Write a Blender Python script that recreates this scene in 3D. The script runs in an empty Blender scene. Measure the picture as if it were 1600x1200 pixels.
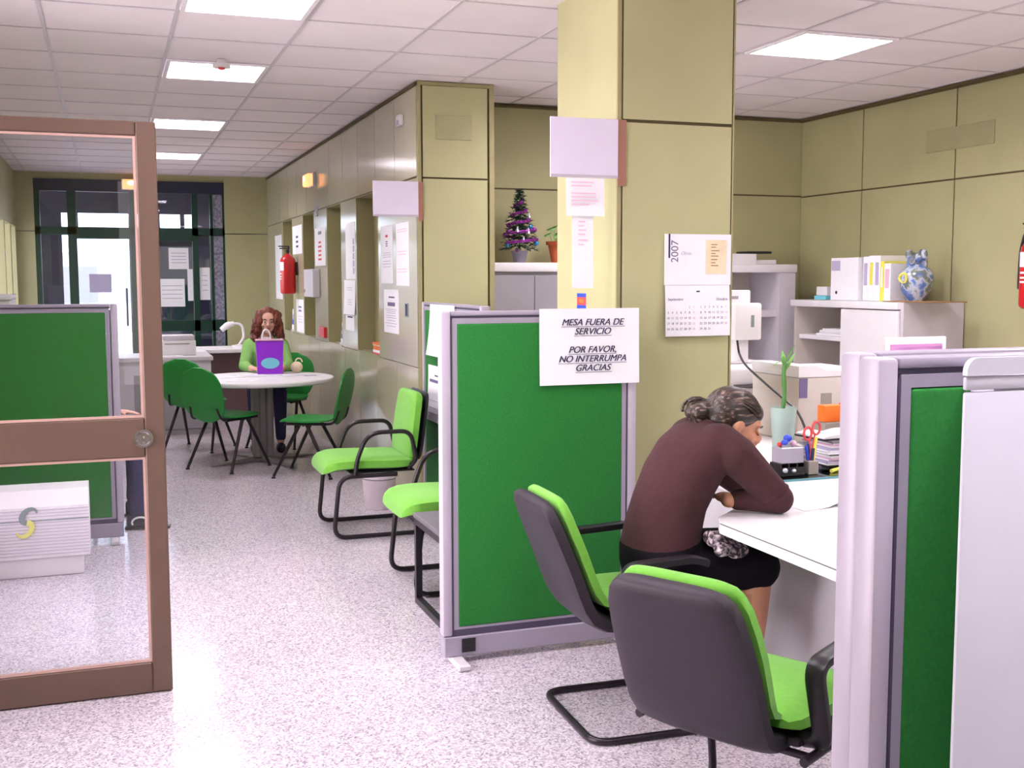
import bpy, bmesh, math, random
from mathutils import Vector, Matrix, Quaternion
random.seed(7)
PI = math.pi
scene = bpy.context.scene
COL = scene.collection
V = Vector

# ------------------------------------------------------------------ materials
def lin(c):
    return c / 12.92 if c <= 0.04045 else ((c + 0.055) / 1.055) ** 2.4
def rgb(r, g, b):
    return (lin(r / 255), lin(g / 255), lin(b / 255), 1.0)

def mat(name, col, rough=0.5, metal=0.0, spec=0.5, var=0.06, scale=8.0, bump=0.0, bscale=200.0,
        emit=None, estr=0.0, trans=0.0, alpha=1.0, ior=1.45, coat=0.0, sheen=0.0, stretch=None):
    m = bpy.data.materials.new(name)
    m.use_nodes = True
    nt = m.node_tree
    b = nt.nodes['Principled BSDF']
    b.inputs['Roughness'].default_value = rough
    b.inputs['Metallic'].default_value = metal
    b.inputs['Specular IOR Level'].default_value = spec
    b.inputs['IOR'].default_value = ior
    b.inputs['Transmission Weight'].default_value = trans
    b.inputs['Alpha'].default_value = alpha
    b.inputs['Coat Weight'].default_value = coat
    b.inputs['Sheen Weight'].default_value = sheen
    tc = nt.nodes.new('ShaderNodeTexCoord')
    src = tc.outputs['Object']
    if stretch:
        mp = nt.nodes.new('ShaderNodeMapping')
        mp.inputs['Scale'].default_value = stretch
        nt.links.new(src, mp.inputs['Vector'])
        src = mp.outputs['Vector']
    if var > 0:
        n = nt.nodes.new('ShaderNodeTexNoise')
        n.inputs['Scale'].default_value = scale
        n.inputs['Detail'].default_value = 4
        nt.links.new(src, n.inputs['Vector'])
        r = nt.nodes.new('ShaderNodeValToRGB')
        r.color_ramp.elements[0].position = 0.3
        r.color_ramp.elements[1].position = 0.7
        c = col[:3]
        r.color_ramp.elements[0].color = tuple(x * (1 - var) for x in c) + (1,)
        r.color_ramp.elements[1].color = tuple(min(1, x * (1 + var)) for x in c) + (1,)
        nt.links.new(n.outputs['Fac'], r.inputs['Fac'])
        nt.links.new(r.outputs['Color'], b.inputs['Base Color'])
    else:
        b.inputs['Base Color'].default_value = col
    if bump > 0:
        n2 = nt.nodes.new('ShaderNodeTexNoise')
        n2.inputs['Scale'].default_value = bscale
        n2.inputs['Detail'].default_value = 2
        nt.links.new(src, n2.inputs['Vector'])
        bp = nt.nodes.new('ShaderNodeBump')
        bp.inputs['Strength'].default_value = bump
        bp.inputs['Distance'].default_value = 0.004
        nt.links.new(n2.outputs['Fac'], bp.inputs['Height'])
        nt.links.new(bp.outputs['Normal'], b.inputs['Normal'])
    if emit:
        b.inputs['Emission Color'].default_value = emit
        b.inputs['Emission Strength'].default_value = estr
    return m

def ramp_mat(name, stops, scale, rough=0.4, kind='noise', detail=3, spec=0.5, stretch=None, metal=0.0):
    """base colour from a noise / voronoi / wave texture through a colour ramp"""
    m = mat(name, (1, 1, 1, 1), rough, metal, spec, var=0)
    nt = m.node_tree
    b = nt.nodes['Principled BSDF']
    tc = nt.nodes['Texture Coordinate']
    src = tc.outputs['Object']
    if stretch:
        mp = nt.nodes.new('ShaderNodeMapping')
        mp.inputs['Scale'].default_value = stretch
        nt.links.new(src, mp.inputs['Vector'])
        src = mp.outputs['Vector']
    if kind == 'voronoi':
        t = nt.nodes.new('ShaderNodeTexVoronoi')
        t.inputs['Scale'].default_value = scale
        out = t.outputs['Color']
    elif kind == 'wave':
        t = nt.nodes.new('ShaderNodeTexWave')
        t.inputs['Scale'].default_value = scale
        t.inputs['Distortion'].default_value = 3.0
        t.inputs['Detail'].default_value = detail
        t.inputs['Detail Scale'].default_value = 2.0
        out = t.outputs['Fac']
    else:
        t = nt.nodes.new('ShaderNodeTexNoise')
        t.inputs['Scale'].default_value = scale
        t.inputs['Detail'].default_value = detail
        out = t.outputs['Fac']
    nt.links.new(src, t.inputs['Vector'])
    r = nt.nodes.new('ShaderNodeValToRGB')
    els = r.color_ramp.elements
    els[0].position, els[0].color = stops[0]
    els[1].position, els[1].color = stops[-1]
    for p, c in stops[1:-1]:
        e = els.new(p)
        e.color = c
    nt.links.new(out, r.inputs['Fac'])
    nt.links.new(r.outputs['Color'], b.inputs['Base Color'])
    return m

M = {}
M['floor'] = ramp_mat('terrazzo', [(0.0, rgb(118, 108, 122)), (0.25, rgb(170, 158, 171)), (0.5, rgb(200, 188, 200)), (0.75, rgb(216, 206, 215)), (1.0, rgb(232, 224, 231))], 150, 0.14, 'voronoi', spec=0.5)
M['ceiling'] = mat('ceiling_tile', rgb(236, 226, 232), 0.8, var=0.03, scale=3, bump=0.15, bscale=300)
M['tbar'] = mat('grid_metal', rgb(206, 197, 206), 0.4, 0.1, var=0.03)
M['olive'] = mat('olive_panel', rgb(175, 171, 130), 0.55, var=0.05, scale=2.5, spec=0.35)
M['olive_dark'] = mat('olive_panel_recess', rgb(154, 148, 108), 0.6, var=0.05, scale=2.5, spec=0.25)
M['olive_gloss'] = mat('olive_laminate', rgb(180, 174, 150), 0.14, var=0.04, scale=2, spec=0.9)
M['groove'] = mat('groove_dark', rgb(84, 72, 42), 0.7, var=0.05)
M['olive_trim'] = mat('olive_trim', rgb(152, 144, 104), 0.5, var=0.05)
M['vent'] = mat('covered_plate', rgb(162, 158, 120), 0.5, var=0.04)
M['doorframe'] = mat('bronze_aluminium', rgb(108, 85, 74), 0.42, 0.25, var=0.03, scale=3)
M['doorgasket'] = mat('door_bead', rgb(196, 160, 150), 0.4, 0.1, var=0.02)
M['chrome'] = mat('chrome', rgb(210, 205, 210), 0.15, 1.0, var=0)
M['frame'] = mat('partition_frame', rgb(158, 150, 166), 0.4, 0.15, var=0.03)
M['frame_light'] = mat('partition_frame_edge', rgb(184, 174, 190), 0.4, 0.1, var=0.03)
M['frame_dark'] = mat('frame_groove', rgb(70, 62, 84), 0.5, var=0.03)
M['fabric'] = mat('green_fabric', rgb(42, 116, 52), 0.9, var=0.10, scale=120, bump=0.3, bscale=900, spec=0.1, sheen=0.05)
M['chairgreen'] = mat('chair_green', rgb(112, 176, 66), 0.85, var=0.06, scale=60, bump=0.25, bscale=800, spec=0.15, sheen=0.2)
M['shellblack'] = mat('shell_plastic', rgb(50, 42, 52), 0.5, var=0.05, scale=40, bump=0.2, bscale=700, spec=0.4)
M['black'] = mat('black_plastic', rgb(32, 28, 34), 0.38, var=0.04, spec=0.5)
M['tube'] = mat('black_tube', rgb(38, 30, 38), 0.32, 0.2, var=0.04)
M['plasticgreen'] = mat('green_plastic', rgb(30, 132, 52), 0.42, var=0.04, spec=0.5)
M['white'] = mat('white_laminate', rgb(232, 228, 232), 0.4, var=0.02)
M['whitegrey'] = mat('light_grey_metal', rgb(206, 200, 208), 0.4, var=0.03)
M['whitecool'] = mat('cool_white_metal', rgb(212, 210, 226), 0.35, var=0.02)
M['grey'] = mat('grey_metal', rgb(150, 146, 152), 0.45, var=0.03)
M['greydark'] = mat('grey_dark', rgb(104, 98, 106), 0.5, var=0.03)
M['paper'] = mat('paper', rgb(240, 238, 244), 0.7, var=0.015, scale=20)
M['paperlilac'] = mat('acrylic_sign', rgb(218, 208, 228), 0.3, var=0.02)
M['ink'] = mat('ink_purple', rgb(112, 100, 138), 0.7, var=0.02)
M['inkdark'] = mat('ink_dark', rgb(52, 44, 82), 0.7, var=0.02)
M['inklight'] = mat('ink_light', rgb(180, 170, 200), 0.7, var=0.02)
M['inkpink'] = mat('ink_pink', rgb(226, 178, 204), 0.7, var=0.02)
M['inkred'] = mat('ink_red', rgb(200, 60, 70), 0.7, var=0.02)
M['brownstrip'] = mat('tinted_strip', rgb(150, 104, 88), 0.3, var=0.03)
M['tan'] = mat('tan_print', rgb(232, 214, 184), 0.7, var=0.08, scale=30)
M['red'] = mat('extinguisher_red', rgb(196, 26, 34), 0.3, var=0.03, spec=0.6)
M['darkgreen'] = mat('green_aluminium', rgb(10, 52, 40), 0.4, 0.1, var=0.05)
M['darkblue'] = mat('dark_header', rgb(36, 40, 62), 0.5, var=0.05)
M['marble'] = ramp_mat('grey_marble', [(0.3, rgb(92, 92, 110)), (0.5, rgb(130, 128, 146)), (0.75, rgb(165, 160, 178))], 30, 0.3)
M['outside'] = mat('street_facade', rgb(214, 208, 206), 0.8, var=0.08, scale=1.2)
M['pavement'] = mat('street_pavement', rgb(200, 196, 192), 0.8, var=0.08, scale=2)
M['vestibule'] = mat('vestibule_grey', rgb(70, 72, 92), 0.6, var=0.05)
M['orange'] = mat('orange_card', rgb(236, 112, 34), 0.5, var=0.03)
M['pinkred'] = mat('red_card', rgb(206, 70, 74), 0.5, var=0.03)
M['yellow'] = mat('yellow_plastic', rgb(228, 222, 90), 0.5, var=0.03)
M['blue'] = mat('blue_plastic', rgb(44, 70, 190), 0.4, var=0.03)
M['purple'] = mat('purple_card', rgb(146, 36, 208), 0.45, var=0.05)
M['cyan'] = mat('cyan_print', rgb(120, 204, 222), 0.5, var=0.05)
M['terracotta'] = mat('terracotta', rgb(176, 84, 46), 0.7, var=0.06)
M['leaf'] = mat('leaf', rgb(118, 172, 92), 0.5, var=0.15, scale=30)
M['needle'] = mat('fir_needle', rgb(26, 58, 42), 0.6, var=0.2, scale=30)
M['tinsel'] = mat('tinsel', rgb(126, 38, 132), 0.3, 0.3, var=0.2, scale=60)
M['silver'] = mat('silver_bauble', rgb(206, 206, 222), 0.2, 0.6, var=0.03)
M['bluebauble'] = mat('blue_bauble', rgb(60, 140, 190), 0.2, 0.5, var=0.03)
M['stem'] = mat('bamboo', rgb(74, 128, 58), 0.45, var=0.15, scale=40)
M['beige'] = mat('beige_plastic', rgb(202, 192, 184), 0.45, var=0.02)
M['beigedark'] = mat('beige_dark', rgb(150, 140, 134), 0.5, var=0.03)
M['brownpaper'] = mat('brown_sheet', rgb(158, 118, 78), 0.6, var=0.05)
M['clearplastic'] = mat('smoky_plastic', rgb(206, 196, 214), 0.25, trans=0.55, var=0.02)
M['wood_red'] = mat('dark_red_panel', rgb(92, 66, 70), 0.5, var=0.06)
M['tablegrey'] = mat('table_grey', rgb(196, 188, 194), 0.4, var=0.02)
M['pillar'] = mat('table_leg_grey', rgb(128, 122, 124), 0.4, 0.3, var=0.03)
M['skin'] = mat('skin_olive', rgb(196, 140, 112), 0.55, var=0.06, scale=20, spec=0.35)
M['skinpale'] = mat('skin_pale', rgb(216, 168, 150), 0.55, var=0.06, scale=20, spec=0.35)
M['lips'] = mat('lips', rgb(176, 92, 88), 0.5, var=0.03)
M['eye'] = mat('eye_dark', rgb(44, 30, 28), 0.3, var=0)
M['eyewhite'] = mat('eye_white', rgb(225, 220, 218), 0.3, var=0)
M['sweater'] = mat('brown_knit', rgb(70, 44, 48), 0.9, var=0.08, scale=25, bump=0.35, bscale=500, spec=0.12, sheen=0.04)
M['skirt'] = mat('black_cloth', rgb(22, 18, 26), 0.9, var=0.1, scale=30, bump=0.2, bscale=500, spec=0.15)
M['jeans'] = mat('dark_jeans', rgb(60, 58, 92), 0.9, var=0.12, scale=60, bump=0.2, bscale=600, spec=0.15)
M['cardigan'] = mat('green_cardigan', rgb(140, 190, 110), 0.9, var=0.06, scale=30, bump=0.3, bscale=500, spec=0.15)
M['blouse'] = mat('white_blouse', rgb(232, 226, 230), 0.8, var=0.03)
M['hairdark'] = ramp_mat('streaked_hair', [(0.0, rgb(26, 20, 20)), (0.46, rgb(44, 34, 32)), (0.58, rgb(74, 58, 52)), (0.68, rgb(140, 118, 108)), (1.0, rgb(168, 146, 136))], 120, 0.42, stretch=(0.035, 1.0, 0.9), detail=3)
M['hairred'] = ramp_mat('auburn_hair', [(0.25, rgb(64, 24, 22)), (0.5, rgb(110, 50, 38)), (0.75, rgb(150, 84, 62))], 40, 0.5, stretch=(1, 1, 0.35))
M['floral'] = ramp_mat('floral_cloth', [(0.0, rgb(24, 20, 30)), (0.45, rgb(40, 32, 46)), (0.55, rgb(150, 132, 140)), (0.7, rgb(222, 206, 210)), (1.0, rgb(60, 50, 66))], 70, 0.7)
M['shoe'] = mat('shoe_navy', rgb(34, 32, 56), 0.6, var=0.05)
M['vaseblue'] = ramp_mat('vase_glaze', [(0.2, rgb(44, 70, 150)), (0.42, rgb(96, 124, 186)), (0.5, rgb(196, 202, 216)), (0.56, rgb(120, 126, 112)), (0.66, rgb(96, 116, 150)), (0.85, rgb(64, 82, 150))], 11, 0.15, spec=0.7)
M['pinkscreen'] = ramp_mat('pink_screen', [(0.3, rgb(150, 90, 170)), (0.5, rgb(214, 150, 206)), (0.7, rgb(90, 60, 130))], 5, 0.3, stretch=(0.3, 1, 7))
M['aclouvre'] = mat('ac_white', rgb(238, 232, 238), 0.45, var=0.02)
M['acline'] = mat('ac_line', rgb(204, 192, 206), 0.5, var=0.02)
M['logoyellow'] = mat('logo_yellow', rgb(222, 220, 120), 0.5, var=0.02)
M['logogrey'] = mat('logo_grey', rgb(128, 140, 142), 0.5, var=0.02)
M['pottery'] = mat('grey_pot', rgb(132, 126, 142), 0.5, var=0.04)
M['binwhite'] = mat('bin_white', rgb(232, 216, 226), 0.45, var=0.03)

def emissive(name, col, strength):
    m = bpy.data.materials.new(name)
    m.use_nodes = True
    b = m.node_tree.nodes['Principled BSDF']
    b.inputs['Base Color'].default_value = col
    b.inputs['Emission Color'].default_value = col
    b.inputs['Emission Strength'].default_value = strength
    return m
M['lamp'] = emissive('fluorescent', (1.0, 0.955, 0.99, 1), 40.0)
M['warmlamp'] = emissive('emergency_glow', (1.0, 0.40, 0.15, 1), 1.5)
M['warmhot'] = emissive('emergency_core', (1.0, 0.72, 0.36, 1), 4.0)

def glass_mat(name, tint=(1, 1, 1, 1), strength=0.08, rough=0.0):
    """thin sheet glass: clear with a fresnel mirror reflection"""
    m = bpy.data.materials.new(name)
    m.use_nodes = True
    nt = m.node_tree
    nt.nodes.remove(nt.nodes['Principled BSDF'])
    out = nt.nodes['Material Output']
    tr = nt.nodes.new('ShaderNodeBsdfTransparent')
    tr.inputs['Color'].default_value = tint
    gl = nt.nodes.new('ShaderNodeBsdfGlossy')
    gl.inputs['Roughness'].default_value = rough
    fr = nt.nodes.new('ShaderNodeFresnel')
    fr.inputs['IOR'].default_value = 1.45
    ad = nt.nodes.new('ShaderNodeMath')
    ad.operation = 'ADD'
    ad.inputs[1].default_value = strength
    mx = nt.nodes.new('ShaderNodeMixShader')
    nt.links.new(fr.outputs['Fac'], ad.inputs[0])
    nt.links.new(ad.outputs[0], mx.inputs['Fac'])
    nt.links.new(tr.outputs['BSDF'], mx.inputs[1])
    nt.links.new(gl.outputs['BSDF'], mx.inputs[2])
    nt.links.new(mx.outputs['Shader'], out.inputs['Surface'])
    return m
M['glass'] = glass_mat('door_glass', (0.95, 0.96, 0.98, 1), 0.02)
M['entranceglass'] = glass_mat('entrance_glass', (0.86, 0.9, 0.98, 1), 0.03)
M['greenglass'] = glass_mat('green_glass', (0.72, 0.9, 0.86, 1), 0.06)
M['frosted'] = mat('frosted_glass', rgb(206, 226, 220), 0.25, trans=0.45, var=0.02)
M['tealedge'] = mat('glass_edge', rgb(96, 150, 158), 0.15, var=0.02)

# ------------------------------------------------------------------ mesh builder
def fillet(pts, rad, n=6, closed=False):
    pts = [V(p) for p in pts]
    out = []
    N = len(pts)
    for i, p in enumerate(pts):
        if not closed and i in (0, N - 1):
            out.append(p)
            continue
        a, b = pts[(i - 1) % N], pts[(i + 1) % N]
        r = rad[i] if isinstance(rad, (list, tuple)) else rad
        da, db = (a - p), (b - p)
        la, lb = da.length, db.length
        if r <= 0 or la < 1e-6 or lb < 1e-6:
            out.append(p)
            continue
        r = min(r, la * 0.49, lb * 0.49)
        p0, p1 = p + da * (r / la), p + db * (r / lb)
        for k in range(n + 1):
            t = k / n
            out.append(p0 * (1 - t) ** 2 + p * 2 * t * (1 - t) + p1 * t ** 2)
    return out

class MB:
    def __init__(s):
        s.bm = bmesh.new()
        s.mi = 0
    def use(s, i):
        s.mi = i
        return s
    def _f(s, vs):
        try:
            f = s.bm.faces.new(vs)
            f.material_index = s.mi
            return f
        except ValueError:
            return None
    def box(s, x0, x1, y0, y1, z0, z1, bev=0.0, seg=2, mtx=None):
        ret = bmesh.ops.create_cube(s.bm, size=1.0)
        vs = ret['verts']
        for v in vs:
            v.co = V(((x0 + x1) / 2 + v.co.x * (x1 - x0), (y0 + y1) / 2 + v.co.y * (y1 - y0), (z0 + z1) / 2 + v.co.z * (z1 - z0)))
        fs = list({f for v in vs for f in v.link_faces})
        for f in fs:
            f.material_index = s.mi
        allv = vs
        if bev > 0:
            bev = min(bev, 0.49 * min(abs(x1 - x0), abs(y1 - y0), abs(z1 - z0)))
            es = list({e for v in vs for e in v.link_edges})
            r = bmesh.ops.bevel(s.bm, geom=es, offset=bev, segments=seg, affect='EDGES', profile=0.5)
            for f in r['faces']:
                f.material_index = s.mi
            allv = list({v for f in r['faces'] for v in f.verts} | {v for v in vs if v.is_valid})
        if mtx is not None:
            bmesh.ops.transform(s.bm, matrix=mtx, verts=[v for v in allv if v.is_valid])
        return s
    def ring(s, c, u, w, n, e=1.0):
        vs = []
        for k in range(n):
            a = 2 * PI * k / n
            ca, sa = math.cos(a), math.sin(a)
            if e != 1.0:
                ca = math.copysign(abs(ca) ** e, ca)
                sa = math.copysign(abs(sa) ** e, sa)
            vs.append(s.bm.verts.new(V(c) + V(u) * ca + V(w) * sa))
        return vs
    def skin(s, rings, cap=True, closed=False):
        n = len(rings[0])
        R = rings + ([rings[0]] if closed else [])
        for a, b in zip(R[:-1], R[1:]):
            for k in range(n):
                s._f((a[k], a[(k + 1) % n], b[(k + 1) % n], b[k]))
        if cap and not closed:
            s._f(list(reversed(rings[0])))
            s._f(rings[-1])
        return s
    def tube(s, pts, r, n=10, closed=False, flat=None, up=None):
        pts = [V(p) for p in pts]
        N = len(pts)
        tang = []
        for i in range(N):
            a = pts[(i - 1) % N] if (closed or i > 0) else pts[i]
            b = pts[(i + 1) % N] if (closed or i < N - 1) else pts[i]
            t = (b - a)
            tang.append(t.normalized() if t.length > 1e-9 else V((0, 0, 1)))
        ref = V(up) if up else (V((0, 0, 1)) if abs(tang[0].z) < 0.9 else V((1, 0, 0)))
        u = (ref - tang[0] * ref.dot(tang[0])).normalized()
        rings = []
        for i in range(N):
            if i > 0:
                if up:
                    u = V(up)
                u = u - tang[i] * u.dot(tang[i])
                u = u.normalized() if u.length > 1e-6 else V((1, 0, 0))
            w = tang[i].cross(u)
            rr = r[i] if isinstance(r, (list, tuple)) else r
            ru, rw = (rr * flat[0], rr * flat[1]) if flat else (rr, rr)
            rings.append(s.ring(pts[i], u * ru, w * rw, n, 0.5 if flat else 1.0))
        return s.skin(rings, True, closed)
    def cyl(s, p0, p1, r0, r1=None, n=20):
        return s.tube([p0, p1], [r0, r0 if r1 is None else r1], n)
    def lathe(s, prof, c=(0, 0, 0), n=28):
        c = V(c)
        rings = []
        for r, z in prof:
            rings.append([s.bm.verts.new(c + V((max(r, 1e-4) * math.cos(2 * PI * k / n), max(r, 1e-4) * math.sin(2 * PI * k / n), z))) for k in range(n)])
        return s.skin(rings, True)
    def loft(s, secs, n=20, e=1.0):
        """secs: (centre, axis_u, axis_w) ellipses"""
        return s.skin([s.ring(c, u, w, n, e) for c, u, w in secs], True)
    def ell(s, c, rx, ry, rz, rot=None, seg=18, rings=12):
        r = bmesh.ops.create_uvsphere(s.bm, u_segments=seg, v_segments=rings, radius=1.0)
        R = rot.to_4x4() if rot else Matrix.Identity(4)
        mtx = Matrix.Translation(V(c)) @ R @ Matrix.Diagonal((rx, ry, rz, 1))
        bmesh.ops.transform(s.bm, matrix=mtx, verts=r['verts'])
        for f in {f for v in r['verts'] for f in v.link_faces}:
            f.material_index = s.mi
        return s
    def cap(s, p0, r0, p1, r1, n=14):
        """capsule with tapered body"""
        p0, p1 = V(p0), V(p1)
        s.ell(p0, r0, r0, r0, seg=12, rings=8)
        s.ell(p1, r1, r1, r1, seg=12, rings=8)
        return s.tube([p0, p1], [r0, r1], n)
    def prism(s, poly, o, u, w, t):
        """polygon (a,b) in plane o+u*a+w*b, extruded by vector t"""
        o, u, w, t = V(o), V(u), V(w), V(t)
        a = [s.bm.verts.new(o + u * p[0] + w * p[1]) for p in poly]
        b = [s.bm.verts.new(o + u * p[0] + w * p[1] + t) for p in poly]
        n = len(poly)
        for k in range(n):
            s._f((a[k], a[(k + 1) % n], b[(k + 1) % n], b[k]))
        s._f(list(reversed(a)))
        s._f(b)
        return s
    def slab(s, rows, t0, t1, m=12, edge=0.35):
        """curved cushion: rows = (centre, half-width vector, normal); thickness from t0 to t1 along the normal, thinner near the rim"""
        A, B = [], []
        N = len(rows)
        mid = (t0 + t1) / 2
        for i, (c, hw, nr) in enumerate(rows):
            c, hw, nr = V(c), V(hw), V(nr)
            ra, rb = [], []
            for k in range(m + 1):
                q = -1 + 2 * k / m
                q = math.sin(q * PI / 2)
                ei = min(i, N - 1 - i)
                fall = (1 - edge * abs(q) ** 6) * (1 - edge * max(0, 1 - ei / 1.6))
                ra.append(s.bm.verts.new(c + hw * q + nr * (mid + (t0 - mid) * fall)))
                rb.append(s.bm.verts.new(c + hw * q + nr * (mid + (t1 - mid) * fall)))
            A.append(ra)
            B.append(rb)
        for i in range(N - 1):
            for k in range(m):
                s._f((A[i][k], A[i + 1][k], A[i + 1][k + 1], A[i][k + 1]))
                s._f((B[i][k], B[i][k + 1], B[i + 1][k + 1], B[i + 1][k]))
            s._f((A[i][0], B[i][0], B[i + 1][0], A[i + 1][0]))
            s._f((A[i][m], A[i + 1][m], B[i + 1][m], B[i][m]))
        for k in range(m):
            s._f((A[0][k], A[0][k + 1], B[0][k + 1], B[0][k]))
            s._f((A[-1][k], B[-1][k], B[-1][k + 1], A[-1][k + 1]))
        return s
    def quad(s, a, b, c, d):
        s._f([s.bm.verts.new(V(p)) for p in (a, b, c, d)])
        return s
    def build(s, name, mats, parent=None, smooth=40, loc=None, rotz=None, sub=0):
        bmesh.ops.recalc_face_normals(s.bm, faces=s.bm.faces[:])
        me = bpy.data.meshes.new(name)
        s.bm.to_mesh(me)
        s.bm.free()
        if not isinstance(mats, (list, tuple)):
            mats = [mats]
        for m in mats:
            me.materials.append(M[m] if isinstance(m, str) else m)
        if smooth:
            me.polygons.foreach_set('use_smooth', [True] * len(me.polygons))
            me.set_sharp_from_angle(angle=math.radians(smooth))
        o = bpy.data.objects.new(name, me)
        COL.objects.link(o)
        if parent is not None:
            o.parent = parent
        if loc is not None:
            o.location = loc
        if rotz is not None:
            o.rotation_euler = (0, 0, rotz)
        if sub:
            md = o.modifiers.new('subd', 'SUBSURF')
            md.levels = md.render_levels = sub
        return o

def thing(name, label, cat, loc=(0, 0, 0), rotz=0.0, group=None):
    o = bpy.data.objects.new(name, None)
    o.empty_display_size = 0.1
    COL.objects.link(o)
    o.location = loc
    o.rotation_euler = (0, 0, rotz)
    o['label'] = label
    o['category'] = cat
    if group:
        o['group'] = group
    return o
def tag(o, label, cat, group=None):
    o['label'] = label
    o['category'] = cat
    if group:
        o['group'] = group
    return o
def struct(o):
    o['kind'] = 'structure'
    return o
def dup(root, loc, rotz, label, group=None):
    r = root.copy()
    COL.objects.link(r)
    r.location = loc
    r.rotation_euler = (0, 0, rotz)
    r['label'] = label
    if group:
        r['group'] = group
    for ch in list(root.children):
        c = ch.copy()
        COL.objects.link(c)
        c.parent = r
        for g in list(ch.children):
            d = g.copy()
            COL.objects.link(d)
            d.parent = c
    return r

def remeshed(name, mb, material, voxel, smooth=6, parent=None, factor=0.5):
    """melt the overlapping shapes of mb into one continuous surface"""
    tmp = mb.build('tmp_body', material, None, 0)
    md = tmp.modifiers.new('r', 'REMESH')
    md.mode = 'VOXEL'
    md.voxel_size = voxel
    md.use_smooth_shade = True
    if smooth:
        sm = tmp.modifiers.new('s', 'SMOOTH')
        sm.iterations = smooth
        sm.factor = factor
    dg = bpy.context.evaluated_depsgraph_get()
    dg.update()
    me = bpy.data.meshes.new_from_object(tmp.evaluated_get(dg))
    me.name = name
    old = tmp.data
    bpy.data.objects.remove(tmp)
    bpy.data.meshes.remove(old)
    me.materials.clear()
    me.materials.append(M[material])
    me.polygons.foreach_set('use_smooth', [True] * len(me.polygons))
    o = bpy.data.objects.new(name, me)
    COL.objects.link(o)
    if parent is not None:
        o.parent = parent
    return o

def text(body, size, o, u, w, material, parent, name='printed_text', shear=0.0, bold=0.0, align='CENTER', space=1.0):
    """lettering lying in the plane (u right, w up) at o"""
    cu = bpy.data.curves.new('t', 'FONT')
    cu.body = body
    cu.size = size
    cu.shear = shear
    cu.offset = bold
    cu.align_x = align
    cu.space_line = space
    cu.extrude = 0.0002
    t = bpy.data.objects.new('t', cu)
    COL.objects.link(t)
    dg = bpy.context.evaluated_depsgraph_get()
    dg.update()
    me = bpy.data.meshes.new_from_object(t.evaluated_get(dg))
    bpy.data.objects.remove(t)
    bpy.data.curves.remove(cu)
    u, w = V(u).normalized(), V(w).normalized()
    n = u.cross(w)
    m4 = Matrix(((u.x, w.x, n.x, o[0]), (u.y, w.y, n.y, o[1]), (u.z, w.z, n.z, o[2]), (0, 0, 0, 1)))
    me.transform(m4)
    me.name = name
    me.materials.clear()
    me.materials.append(M[material])
    ob = bpy.data.objects.new(name, me)
    COL.objects.link(ob)
    ob.parent = parent
    return ob

# ------------------------------------------------------------------ camera
cam = bpy.data.cameras.new('camera')
cam.sensor_width = 36.0
cam.lens = 1750.0 / 1600.0 * 36.0
cam.clip_start = 0.05
cam_o = bpy.data.objects.new('camera', cam)
COL.objects.link(cam_o)
cp, cyw, crl = -0.093455, 0.343984, -0.002084
fw = V((math.sin(cyw) * math.cos(cp), math.cos(cyw) * math.cos(cp), math.sin(cp)))
rt = V((math.cos(cyw), -math.sin(cyw), 0))
up = rt.cross(fw)
rt2 = rt * math.cos(crl) + up * math.sin(crl)
up2 = -rt * math.sin(crl) + up * math.cos(crl)
bk = -fw
cam_o.matrix_world = Matrix(((rt2.x, up2.x, bk.x, 0), (rt2.y, up2.y, bk.y, 0), (rt2.z, up2.z, bk.z, 1.53), (0, 0, 0, 1)))
scene.camera = cam_o
# ------------------------------------------------------------------ room shell
H = 2.8
mb = MB()
mb.box(-4.0, 9.0, -2.2, 14.6, -0.1, 0.0)
struct(mb.build('floor', 'floor', smooth=0))

# ceiling tiles: cells that hold a light are left open
GX0, GP, GY0, GQ = 0.345, 0.611, 5.65, 0.617
XK = range(-3, 9)
YK = range(-13, 15)
LIGHT_CELLS = {(0, -1): 'first', (0, 2): 'second', (0, 6): 'third', (0, 10): 'fourth', (5, -1): 'office'}
UNSEEN_CELLS = [(0, -4), (0, -8), (5, -4), (5, -8), (2, -8), (7, -5), (4, 1)]  # out of view; the between-rows and right-wall fixtures are added to brighten the office
mb = MB()
for i in XK:
    for j in YK:
        if (i, j) in LIGHT_CELLS or (i, j) in UNSEEN_CELLS:
            continue
        x0, y0 = GX0 + i * GP, GY0 + j * GQ
        mb.box(x0, x0 + GP, y0, y0 + GQ, H, H + 0.02)
mb.box(-3.5, 7.0, -2.5, 14.6, H + 0.16, H + 0.2)
ceil = struct(mb.build('ceiling', 'ceiling', smooth=0))
mb = MB()
for i in list(XK) + [9]:
    mb.box(GX0 + i * GP - 0.009, GX0 + i * GP + 0.009, GY0 - 13 * GQ, GY0 + 15 * GQ, H - 0.005, H - 0.0005)
for j in list(YK) + [15]:
    mb.box(GX0 - 3 * GP, GX0 + 9 * GP, GY0 + j * GQ - 0.007, GY0 + j * GQ + 0.007, H - 0.0045, H - 0.0004)
mb.build('ceiling_grid', 'tbar', ceil, smooth=0)

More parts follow.
